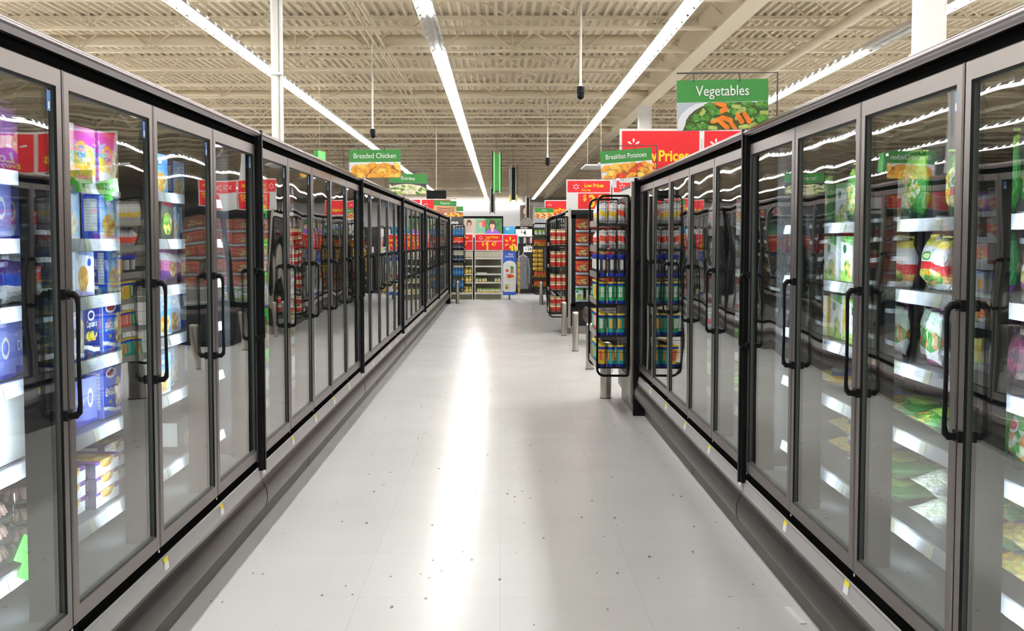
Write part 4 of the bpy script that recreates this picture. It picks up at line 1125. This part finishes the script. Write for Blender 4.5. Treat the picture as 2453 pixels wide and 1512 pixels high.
# ================================================================== BOLLARDS, BUNKER
def bollard(x, y, r, lab, h=.55):
    mb = MB(); mb.lathe([(r, 0), (r, h - .03), (r * .92, h - .012), (r * .7, h - .002), (r * .3, h)], x, y, STEEL, 24)
    mb.lathe([(r * 1.06, 0), (r * 1.06, .012)], x, y, mat('bollard_base', (.15, .15, .14), .5), 24)
    o = mb.build('bollard', smooth=True); tag(o, lab, 'bollard', 'steel bollards')
bollard(1.03, 9.74, .055, 'steel bollard under the far end of the chip rack')
bollard(1.075, 11.95, .05, 'steel bollard half hidden behind the chip rack')
bollard(1.045, 13.9, .044, 'free-standing steel bollard in the cross aisle, nearer of two')
bollard(1.03, 16.15, .042, 'free-standing steel bollard in front of the jar rack')
bollard(.98, 23.95, .045, 'far steel bollard under the yellow snack rack')
bollard(-1.03, 24.3, .045, 'far steel bollard under the blue bottle rack')
bk = empty('bunker_freezer', (1.95, 15.0, 0), 'low dark chest freezer behind the chip rack', 'freezer')
b = MB(); b.box(-.62, .62, -.5, .5, .08, .50, BLACKM); b.build('body', bk, bevel=.03)
b = MB(); b.prism([(-.66, .30), (-.68, .36), (-.68, .44), (-.655, .50), (-.62, .52), (-.60, .30)], -.52, .52, BUMPER); b.build('bumper', bk, smooth=True)
b = MB(); b.box(-.58, .58, -.46, .46, 0, .08, BLACK); b.build('base', bk)

# ================================================================== FAR ZONE
# cream shelving bays with their boards
d = 26.0
def bay(x0, x1, lab):
    t = empty('shelving_unit', ((x0 + x1) / 2, d, 0), lab, 'shelf', 'cream shelving units')
    ox = (x0 + x1) / 2; w = x1 - x0
    for sx_ in (-1, 1):
        u = MB(); u.box(sx_ * w / 2 - .03, sx_ * w / 2 + .03, -.02, .04, 0, Z(602, d), mat('upright_white', (.75, .73, .68), .4)); u.build('upright', t)
    b = MB(); b.box(-w / 2 + .03, w / 2 - .03, .42, .44, .12, Z(602, d), OLIVE); b.build('back_panel', t)
    b = MB(); b.box(-w / 2 + .03, w / 2 - .03, .0, .03, Z(616, d), Z(602, d), CREAM); b.build('header_panel', t)
    for i, py in enumerate((618, 637, 656, 676, 701)):
        z = Z(py, d); b = MB(); b.box(-w / 2 + .03, w / 2 - .03, .0, .42, z - .035, z, mat('shelf_white', (.80, .79, .74), .4)); b.build('shelf', t)
    b = MB(); b.box(-w / 2 + .03, w / 2 - .03, .08, .12, .0, Z(703, d) - .035, OLIVE); b.build('kick_panel', t)
    return t
bay(K(1136, d), K(1203, d), 'cream shelving unit with mostly empty shelves in the far centre')
bay(K(1070, d), K(1134, d) , 'cream shelving unit of honey jars behind the blue bottle rack')
def small_jar():
    a = mat('pickle_green', (.25, .42, .08), .3); b_ = mat('jar_white_label', (.8, .8, .7), .4); c = mat('jar_yellow', (.75, .55, .05), .3)
    mb = MB(); mb.lathe([(.030, 0), (.032, .03), (.032, .075), (.028, .09), (.028, .105)], 0, 0, a, 12, mats=[c, b_, a, a]); return mb.mesh('small_jar', smooth=True)
def honey_jar():
    a = mat('honey', (.80, .50, .03), .25); b_ = mat('honey_label', (.85, .75, .3), .4); c = mat('honey_lid', (.85, .70, .1), .3)
    mb = MB(); mb.lathe([(.040, 0), (.045, .03), (.045, .09), (.035, .12), (.033, .15)], 0, 0, a, 12, mats=[a, b_, a, c]); return mb.mesh('honey_jar', smooth=True)
sj, hj = small_jar(), honey_jar()
zz = Z(701, d) + .001
for i in range(10): put(sj, 'pickle_jar', K(1141, d) + .045 + i * .0615, d + .06, zz, 0, 'green-lidded jar on the lowest far shelf, %s from the left' % ['first', 'second', 'third', 'fourth', 'fifth', 'sixth', 'seventh', 'eighth', 'ninth', 'tenth'][i], 'jar', 'small jars on the cream shelves')
zz = Z(676, d) + .001
for i, px in enumerate((1141, 1148, 1155, 1161, 1186, 1193)): put(sj, 'pickle_jar', K(px, d) + .02, d + .06, zz, 0, 'green-lidded jar on the second lowest far shelf, %s from the left' % ['first', 'second', 'third', 'fourth', 'fifth', 'sixth'][i], 'jar', 'small jars on the cream shelves')
tag(MB().box(K(1140, d) + .02, K(1166, d), d + .02, d + .2, Z(656, d) + .001, Z(656, d) + .03, WHITEP).build('carton_tray', bevel=.003), 'flat white tray on the middle far shelf', 'tray')
for li, py in enumerate((618, 656, 676, 701)):
    for i in range(3): put(hj, 'honey_jar', K(1113, d) + i * .093 - .04, d + .08, Z(py, d) + .001, 0, 'yellow honey jar behind the bottle rack, %s shelf, %s from the left' % (['top', 'third', 'second', 'lowest'][li], ['first', 'second', 'third'][i]), 'jar', 'honey jars on the cream shelves')
dd = d - .02
red_board(K(1139, dd), K(1203, dd), Z(600, dd), Z(562, dd), dd, 'red Low Prices board reading 1.47 above the cream shelves', 'full', ('1', '47'))
red_board(K(1070, dd), K(1132, dd), Z(600, dd), Z(562, dd), dd, 'red price board behind the blue bottle rack', 'full', ('4', '47'))
t = empty('logo_sign', (K(1222, dd), dd, Z(600, dd)), 'red board with a yellow sunburst, right of the 1.47 board', 'sign')
b = MB(); b.box(-.19, .20, 0, .02, 0, .42, WHITEP); b.build('frame', t)
b = MB(); b.box(-.18, .18, -.004, 0, .01, .40, RED); b.build('red_panel', t)
b = MB(); burst(b, 0, .20, .15, -.004, SYEL); b.build('sunburst', t)
# meal solutions strip
dm = d - .1
t = empty('banner_sign', (K(1220.5, dm), dm, Z(707, dm)), 'tall blue and white Meal Solutions banner beside the cream shelves', 'sign')
hB = Z(602, dm) - Z(707, dm); wB = K(1236, dm) - K(1205, dm)
b = MB(); b.box(-wB / 2, wB / 2, 0, .03, 0, hB, BLUE); b.box(-.02, .02, .03, .06, -Z(707, dm), .2, DARKG); b.build('board', t)
b = MB(); pts = [(-wB / 2 + .004, .12), (-wB / 2 + .04, .08), (wB / 2 - .04, .08), (wB / 2 - .004, .12), (wB / 2 - .004, hB * .68)]
pts += [((wB / 2 - .004) * math.cos(R(a)), hB * .68 + .12 * math.sin(R(a))) for a in range(15, 180, 15)] + [(-wB / 2 + .004, hB * .68)]
b.poly(pts, -.001, WHITEP); b.build('white_panel', t)
b = MB(); put_text(b, 'Meal', .03, -.004, hB * .93, .085, WHITEP, .01, .85); put_text(b, 'Solutions', 0, -.004, hB * .88, .075, WHITEP, .01, .85); burst(b, -.09, hB * .94, .022, -.001, RED)
put_text(b, 'COOK WITH', 0, -.004, hB * .67, .045, LGREEN, 0, .85); b.build('lettering', t)
b = MB(); b.blob(0, hB * .40, wB * .44, .11, -.003, PLATE); b.blob(0, hB * .42, wB * .40, .08, -.0045, PAST); b.blob(.02, hB * .435, .09, .05, -.006, TOM)
b.blob(-.06, hB * .56, .04, .04, -.003, TOM); b.poly([(.02, hB * .5), (.10, hB * .5), (.11, hB * .62), (.03, hB * .62)], -.003, mat('jar_print', (.35, .25, .15), .5)); b.blob(.06, hB * .63, .05, .03, -.0045, BROC)
b.poly([(-.12, hB * .13), (-.02, hB * .13), (-.02, hB * .25), (-.12, hB * .25)], -.003, BROCL); b.blob(-.07, hB * .17, .035, .03, -.0045, TOM); b.build('food_print', t)
# yellow squeeze bottles and clip strip
yb2 = MB(); ym = mat('squeeze_yellow', (.85, .68, .03), .3)
yb2.lathe([(.03, 0), (.035, .02), (.035, .10), (.015, .14), (.012, .16)], 0, 0, ym, 12, mats=[ym, ym, ym, WHITEP]); ybm = yb2.mesh('squeeze', smooth=True)
for i in range(2): put(ybm, 'squeeze_bottle', K(1227 + i * 8, dm), dm + .016, Z(602, dm) + .001, 0, 'yellow squeeze bottle atop the blue banner, %s one' % ('left', 'right')[i], 'bottle', 'yellow squeeze bottles')
cs = MB(); cs.tube([(K(1243, dm), dm, .03), (K(1243, dm), dm, Z(600, dm))], .008, WHITEP, 6); cs.box(K(1243, dm) - .06, K(1243, dm) + .06, dm - .06, dm + .06, 0, .03, WHITEP); tag(cs.build('clip_strip_stand'), 'thin white stand holding yellow packets beside the banner', 'stand')
for i in range(5): put(yb, 'snack_bag', K(1243, dm) , dm - .03, Z(640 + i * 15, dm), 0, 'yellow packet on the thin stand beside the banner, %s from the top' % ['first', 'second', 'third', 'fourth', 'fifth'][i], 'bag', 'yellow packets on the thin stand').scale = (.45, .6, .9)

# black clothing displays behind
def display(x0, x1, z1, y, lab):
    mb = MB(); mb.box(x0, x1, y, y + .4, 0.0, z1, mat('display_black', (.012, .012, .013), .5)); o = mb.build('display_wall'); tag(o, lab, 'display')
display(-3.2, .02, Z(560, 29), 29.0, 'black clothing display wall behind the cream shelves')
display(.05, 2.6, Z(545, 29.2), 29.2, 'tall black clothing display wall behind the grey jacket')
# header board with ge...
t = empty('header_sign', (-1.45, 28.45, Z(560, 28.45)), 'black header board with white lettering at far left', 'sign')
b = MB(); b.box(-.5, .40, 0, .05, 0, .50, DARKG); b.box(-.06, .0, .0, .05, -Z(560, 28.45), 0, DARKG); b.build('board', t)
b = MB(); put_text(b, 'ge...', .25, -.004, .30, .24, WHITEP, .012, .9); b.build('lettering', t)
# photo light box
dp = 28.7
t = empty('photo_display', (K(1156, dp), dp, Z(600, dp)), 'wide black display with three portrait photographs of women', 'display')
wP = K(1205, dp) - K(1106, dp); hP = Z(518, dp) - Z(600, dp)
b = MB(); b.box(-wP / 2, wP / 2, 0, .12, 0, hP, BLACK); b.build('case', t)
def portrait(mb, x0, x1, z0, z1, bg, hair, skin, cloth, cx, hz, sc_):
    c = (x0, x1, z0, z1)
    mb.poly([(x0, z0), (x1, z0), (x1, z1), (x0, z1)], -.001, bg)
    mb.blob(cx, hz, .085 * sc_, .12 * sc_, -.003, hair, clip=c, wob=.04)
    mb.blob(cx, z0, .19 * sc_, .20 * sc_, -.0045, cloth, clip=c, wob=.03)
    mb.blob(cx, hz - .10 * sc_, .03 * sc_, .06 * sc_, -.0055, skin, clip=c, wob=0)
    mb.blob(cx, hz - .02 * sc_, .055 * sc_, .078 * sc_, -.0065, skin, clip=c, wob=0)
    for e in (-.022, .022): mb.blob(cx + e * sc_, hz, .008 * sc_, .005 * sc_, -.008, hair, clip=c, wob=0)
    mb.poly([(cx + a * sc_, hz + b * sc_) for a, b in ((-.024, -.048), (-.012, -.056), (0, -.059), (.012, -.056), (.024, -.048), (.014, -.068), (0, -.073), (-.014, -.068))], -.008, mat('lip_print', (.62, .16, .14), .4))
    mb.blob(cx, hz - .028 * sc_, .008 * sc_, .014 * sc_, -.0078, mat('nose_print', (.68, .38, .28), .5), clip=c, wob=0)
    mb.blob(cx, hz + .055 * sc_, .058 * sc_, .035 * sc_, -.0075, hair, clip=c, wob=.03)
SK = mat('skin_print', (.80, .50, .38), .5); HR = mat('hair_print', (.06, .03, .02), .5); HR2 = mat('hair_light_print', (.45, .30, .12), .5)
zb, zt_ = hP * .36, hP * .93
b = MB(); portrait(b, -.54, -.19, hP * .38, zt_, mat('bg_warm', (.62, .52, .45), .5), HR, SK, mat('blouse_print', (.75, .68, .62), .5), -.38, zt_ - .13, .8); b.build('photograph', t)
b = MB(); portrait(b, -.185, .08, hP * .36, zt_, mat('bg_mint', (.20, .50, .33), .5), HR2, SK, mat('dress_print', (.60, .48, .22), .5), -.06, zt_ - .14, .8)
b.blob(.04, zt_ - .14, .05, .10, -.002, mat('scarf_print', (.75, .06, .15), .5), clip=(-.185, .08, zb, zt_)); b.build('photograph', t)
b = MB(); portrait(b, .085, .55, hP * .38, zt_, mat('bg_leaf', (.06, .20, .06), .5, noise=.5, nscale=8), HR, SK, mat('purple_top_print', (.30, .12, .62), .5), .28, zt_ - .19, 1.25); b.build('photograph', t)
# george sign etc.
def white_sign(px0, px1, py0, py1, dist, lab, head, texts):
    x0, x1 = K(px0, dist), K(px1, dist); z0, z1 = Z(py1, dist), Z(py0, dist); w = x1 - x0; h = z1 - z0
    t = empty('price_sign', ((x0 + x1) / 2, dist, z0), lab, 'sign')
    b = MB(); b.box(-w / 2, w / 2, 0, .02, 0, h, WHITEP); b.box(-w / 2, -w / 2 + .01, .02, .3, h * .3, h * .4, DARKG); b.build('board', t)
    b = MB(); b.box(-w / 2, w / 2, -.004, 0, h * .72, h, BLACK); b.build('header', t)
    b = MB()
    if head: put_text(b, head, 0, -.008, h * .86, h * .26, WHITEP, .01, .85)
    for (s_, fx_, fz, sz) in texts: put_text(b, s_, fx_ * w, -.004, fz * h, sz * h, BLACK, .01, .85)
    b.build('lettering', t)
white_sign(1235, 1276, 542, 567, 28.6, 'white price sign with black header reading 4 dollars', 'George.', [('$', -.15, .45, .3), ('4', .03, .34, .65)])
white_sign(1254, 1278, 585, 604, 28.5, 'small white price sign reading 24 dollars', 'George.', [('$', -.25, .40, .35), ('24', .1, .36, .55)])
t = empty('blue_board', (K(1219, 28.8), 28.8, Z(563, 28.8)), 'light blue board with white lettering left of the 4 dollar sign', 'sign')
b = MB(); b.box(-.17, .17, 0, .05, 0, .24, mat('board_cyan', (.05, .38, .75), .4)); b.build('board', t)
b = MB(); put_text(b, 'W', -.04, -.003, .17, .13, WHITEP, .02, .9); b.build('lettering', t)
t = empty('gondola_card', (K(1213, 28.4), 28.4, 0), None)
bpy.data.objects.remove(t)
# poster on far wall
dw = 60.0
t = empty('wall_poster', (K(1261, dw), dw, 0), 'tall poster photograph of a man in a patterned shirt', 'poster')
b = MB(); zz0, zz1 = Z(542, dw), Z(492, dw); b.box(-.38, .38, 0, .08, zz0, zz1, mat('poster_brown', (.10, .07, .04), .5)); b.box(-.05, .05, .08, .14, 0, zz1, DARKG); b.build('board', t)
b = MB(); c = (-.37, .37, zz0 + .01, zz1 - .01)
b.blob(-.05, zz1 - .30, .20, .26, -.003, HR, clip=c); b.blob(-.05, zz1 - .36, .14, .20, -.006, SK, clip=c, wob=0); b.blob(0, zz0 + .12, .42, .36, -.004, mat('shirt_print', (.22, .20, .16), .5, noise=.8, nscale=12), clip=c)
b.blob(0, zz1 - .66, .10, .10, -.008, mat('collar_print', (.75, .70, .60), .5), clip=c)
for e in (-.1, 0.): b.blob(e, zz1 - .32, .02, .012, -.008, HR, clip=c, wob=0)
b.build('photograph', t)
# jacket on a hanger
t = empty('hanging_jacket', (K(1253, 28.3), 28.3, Z(692, 28.3)), 'grey knitted jacket on a white hanger in the far aisle', 'jacket')
JK = mat('grey_knit', (.12, .12, .13), .9, bump=.6, bscale=80, noise=.4, nscale=50); h = Z(612, 28.3) - Z(692, 28.3)
b = MB()
secs = [(0, .15, .05), (.15, .15, .06), (.5 * h, .135, .06), (.8 * h, .14, .055), (.93 * h, .12, .045), (h, .04, .03)]
for i in range(len(secs) - 1):
    n = 14
    for q in range(n):
        def pt(si, qq):
            z_, rx, ry = secs[si]; a = 2 * PI * qq / n; rr = 1 + .06 * math.sin(5 * a)
            return (rx * rr * math.cos(a), ry * rr * math.sin(a), z_)
        b.face([pt(i, q), pt(i, q + 1), pt(i + 1, q + 1), pt(i + 1, q)], JK)
for s_ in (-1, 1): b.tube([(s_ * .12, 0, h * .92), (s_ * .17, -.01, h * .6), (s_ * .165, -.02, h * .15)], [.045, .038, .03], JK, 8)
b.build('cloth', t, smooth=True)
b = MB(); b.tube([(-.12, 0, h * .95), (0, 0, h * 1.03), (.12, 0, h * .95)], .008, WHITEP, 6); b.tube([(0, 0, h * 1.03), (0, 0, h * 1.08), (.02, 0, h * 1.1), (.03, 0, h * 1.07)], .005, WHITEP, 6); b.build('hanger', t)
rl = MB(); rl.tube([(K(1253, 28.3) + .02, 28.3, Z(692, 28.3) + h * 1.1), (K(1253, 28.3) + .02, 29.2, Z(692, 28.3) + h * 1.1)], .008, CHROME, 6); tag(rl.build('garment_rail'), 'chrome rail the grey jacket hangs from', 'rail')
for i, (px, col, nm) in enumerate(((1241, (.10, .55, .50), 'turquoise'), (1249, (.03, .03, .03), 'black'), (1257, (.65, .65, .60), 'white'), (1265, (.05, .04, .05), 'dark'), (1272, (.75, .35, .42), 'pink'))):
    m = mat('cloth_' + nm, col, .85, noise=.2)
    b = MB(); x = K(px, 28.9); b.tube([(x, 28.9, Z(583, 28.9)), (x, 28.9, Z(575, 28.9)), (x, 28.9, Z(569, 28.9))], [.045, .042, .03], m, 10)
    b.box(x - .006, x + .006, 28.9, 29.22, Z(569, 28.9) - .005, Z(569, 28.9) + .006, CHROME)
    tag(b.build('folded_garment', smooth=True), '%s garment on the peg row under the 4 dollar sign' % nm, 'garment', 'garments on the peg row')

# ================================================================== HANGING AISLE MARKERS, CAMERAS, SCREEN
def marker(px0, px1, py0, py1, dist, m1, m2, lab, yel=False):
    x0, x1 = K(px0, dist), K(px1, dist); z0, z1 = Z(py1, dist), Z(py0, dist)
    t = empty('aisle_marker', ((x0 + x1) / 2, dist, z0), lab, 'sign')
    w = x1 - x0; h = z1 - z0; q = w * .26; L_ = .75
    for s_ in (-1, 1):
        b = MB(); a0, a1 = sorted((s_ * (w / 2), s_ * (w / 2 - q * .35)))
        b.box(a0, a1, 0, L_, .0, h, m1)
        b.prism([(s_ * w / 2, .03), (s_ * (w / 2 - q), .0), (s_ * (w / 2 - q), h - .03), (s_ * w / 2, h)], 0, .02, m1)
        if yel: b.box(a0 - .002, a1 + .002, -.004, L_, 0, h * .18, SYEL)
        b.build('face_panel', t)
    b = MB(); b.box(-w / 2 + q * .8, w / 2 - q * .8, .02, L_, h * .06, h * .92, m2); b.build('core', t)
    b = MB()
    for yy in (.1, .6): b.tube([(0, yy, h * .9), (0, yy, ZD - z0)], .004, DARKG, 4)
    b.build('hanging_wire', t)
SILV = mat('marker_silver', (.35, .34, .33), .3, .6)
marker(1180, 1201, 363, 463, 30, LGREEN, GREEN, 'green double-sided aisle marker hanging over the far aisle')
marker(1221, 1239, 395, 483, 34, SILV, BLACK, 'black and silver aisle marker with yellow foot, hanging', True)
marker(1173, 1186, 447, 512, 42, SILV, BLACK, 'narrow black aisle marker hanging left of the green one')
marker(1259, 1270, 470, 524, 46, SILV, BLACK, 'farthest narrow black aisle marker, in front of the poster')
# curved green marker over the left run
x0, x1 = K(755, 12.5), K(782, 12.5)
t = empty('aisle_marker', ((x0 + x1) / 2, 12.5, Z(410, 12.5)), 'curved light green aisle marker behind the left freezers', 'sign')
b = MB(); h = Z(362, 12.5) - Z(410, 12.5); pts = [(-.07 + .0, 0), (-.03, 0), (-.03, h * .93), (-.07, h)]
b.poly(pts, 0, GREEN, .02); b.build('core', t)
b = MB()
for q in range(6):
    a, c_ = -.03 + q * .0165, -.03 + (q + 1) * .0165
    ya, yc = .03 * math.sin(PI * q / 6), .03 * math.sin(PI * (q + 1) / 6)
    b.face([(a, -ya, 0), (c_, -yc, 0), (c_, -yc, h * (1 - .012 * (q + 1))), (a, -ya, h * (1 - .012 * q))], LGREEN)
    b.face([(a, -ya + .01, 0), (c_, -yc + .01, 0), (c_, -yc + .01, h * (1 - .012 * (q + 1))), (a, -ya + .01, h * (1 - .012 * q))], LGREEN)
b.build('face_panel', t, recalc=False)
b = MB(); b.tube([(0, 0, h * .9), (0, 0, ZD - t.location.z)], .0025, JOIST, 4); b.build('hanging_wire', t)
def dome_cam(px, py0, py1, dist, lab):
    x = K(px, dist); z0, z1 = Z(py1, dist), Z(py0, dist); h = z1 - z0; r = h * .30
    t = empty('security_camera', (x, dist, z0), lab, 'camera', 'hanging security cameras')
    b = MB(); b.lathe([(r, h * .45), (r * 1.02, h * .6), (r, h * .92), (r * .8, h)], 0, 0, BLACK, 16); b.build('housing', t, smooth=True)
    b = MB(); b.lathe([(r * .2, 0), (r * .65, h * .06), (r * .9, h * .2), (r * .9, h * .35), (r * .75, h * .46)], 0, 0, BLACK, 16); b.build('dome', t, smooth=True)
    b = MB(); b.lathe([(r * .7, h), (r * .35, h * 1.15), (.015, h * 1.5), (.013, ZD - z0)], 0, 0, WHITE, 10); b.build('pole', t, smooth=True)
dome_cam(1389, 211, 242, 12.5, 'black dome camera hanging from a white pole, nearest and largest')
dome_cam(895, 311, 333, 17, 'black dome camera hanging over the left freezers')
dome_cam(1311, 379, 398, 24, 'black dome camera hanging right of the aisle markers')
t = empty('hanging_screen', (K(1046, 25.4), 25.4, Z(480, 25.4)), 'black rounded screen above the left red boards', 'screen')
b = MB(); b.box(-.25, .25, 0, .06, 0, .25, BLACK); b.build('screen_case', t, bevel=.025)
b = MB(); b.tube([(0, .03, .24), (0, .03, ZD - Z(480, 25.4))], .007, JOIST, 8); b.build('pole', t)
# hanging light trays beyond the chip rack
lt = MB(); x = K(1430, 21); lt.box(x - .25, x + .4, 21, 22.2, Z(398, 21), Z(398, 21) + .03, REFL)
for xx in (x - .18, x + .1): lt.tube([(xx, 21.3, Z(398, 21) + .02), (xx, 21.3, ZD)], .006, JOIST, 4)
tag(lt.build('hanging_tray'), 'white hanging tray panel left of the Breakfast Potatoes sign', 'panel')
# floor bits
fb = MB(); fb.box(-.012, .012, -.09, .09, 0, .004, WHITEP); o = fb.build('paper_scrap', loc=(1.21 - .0, 4.05, .001)); o.rotation_euler = (0, 0, R(4)); tag(o, 'thin white paper scrap on the floor by the right kick plate', 'paper')
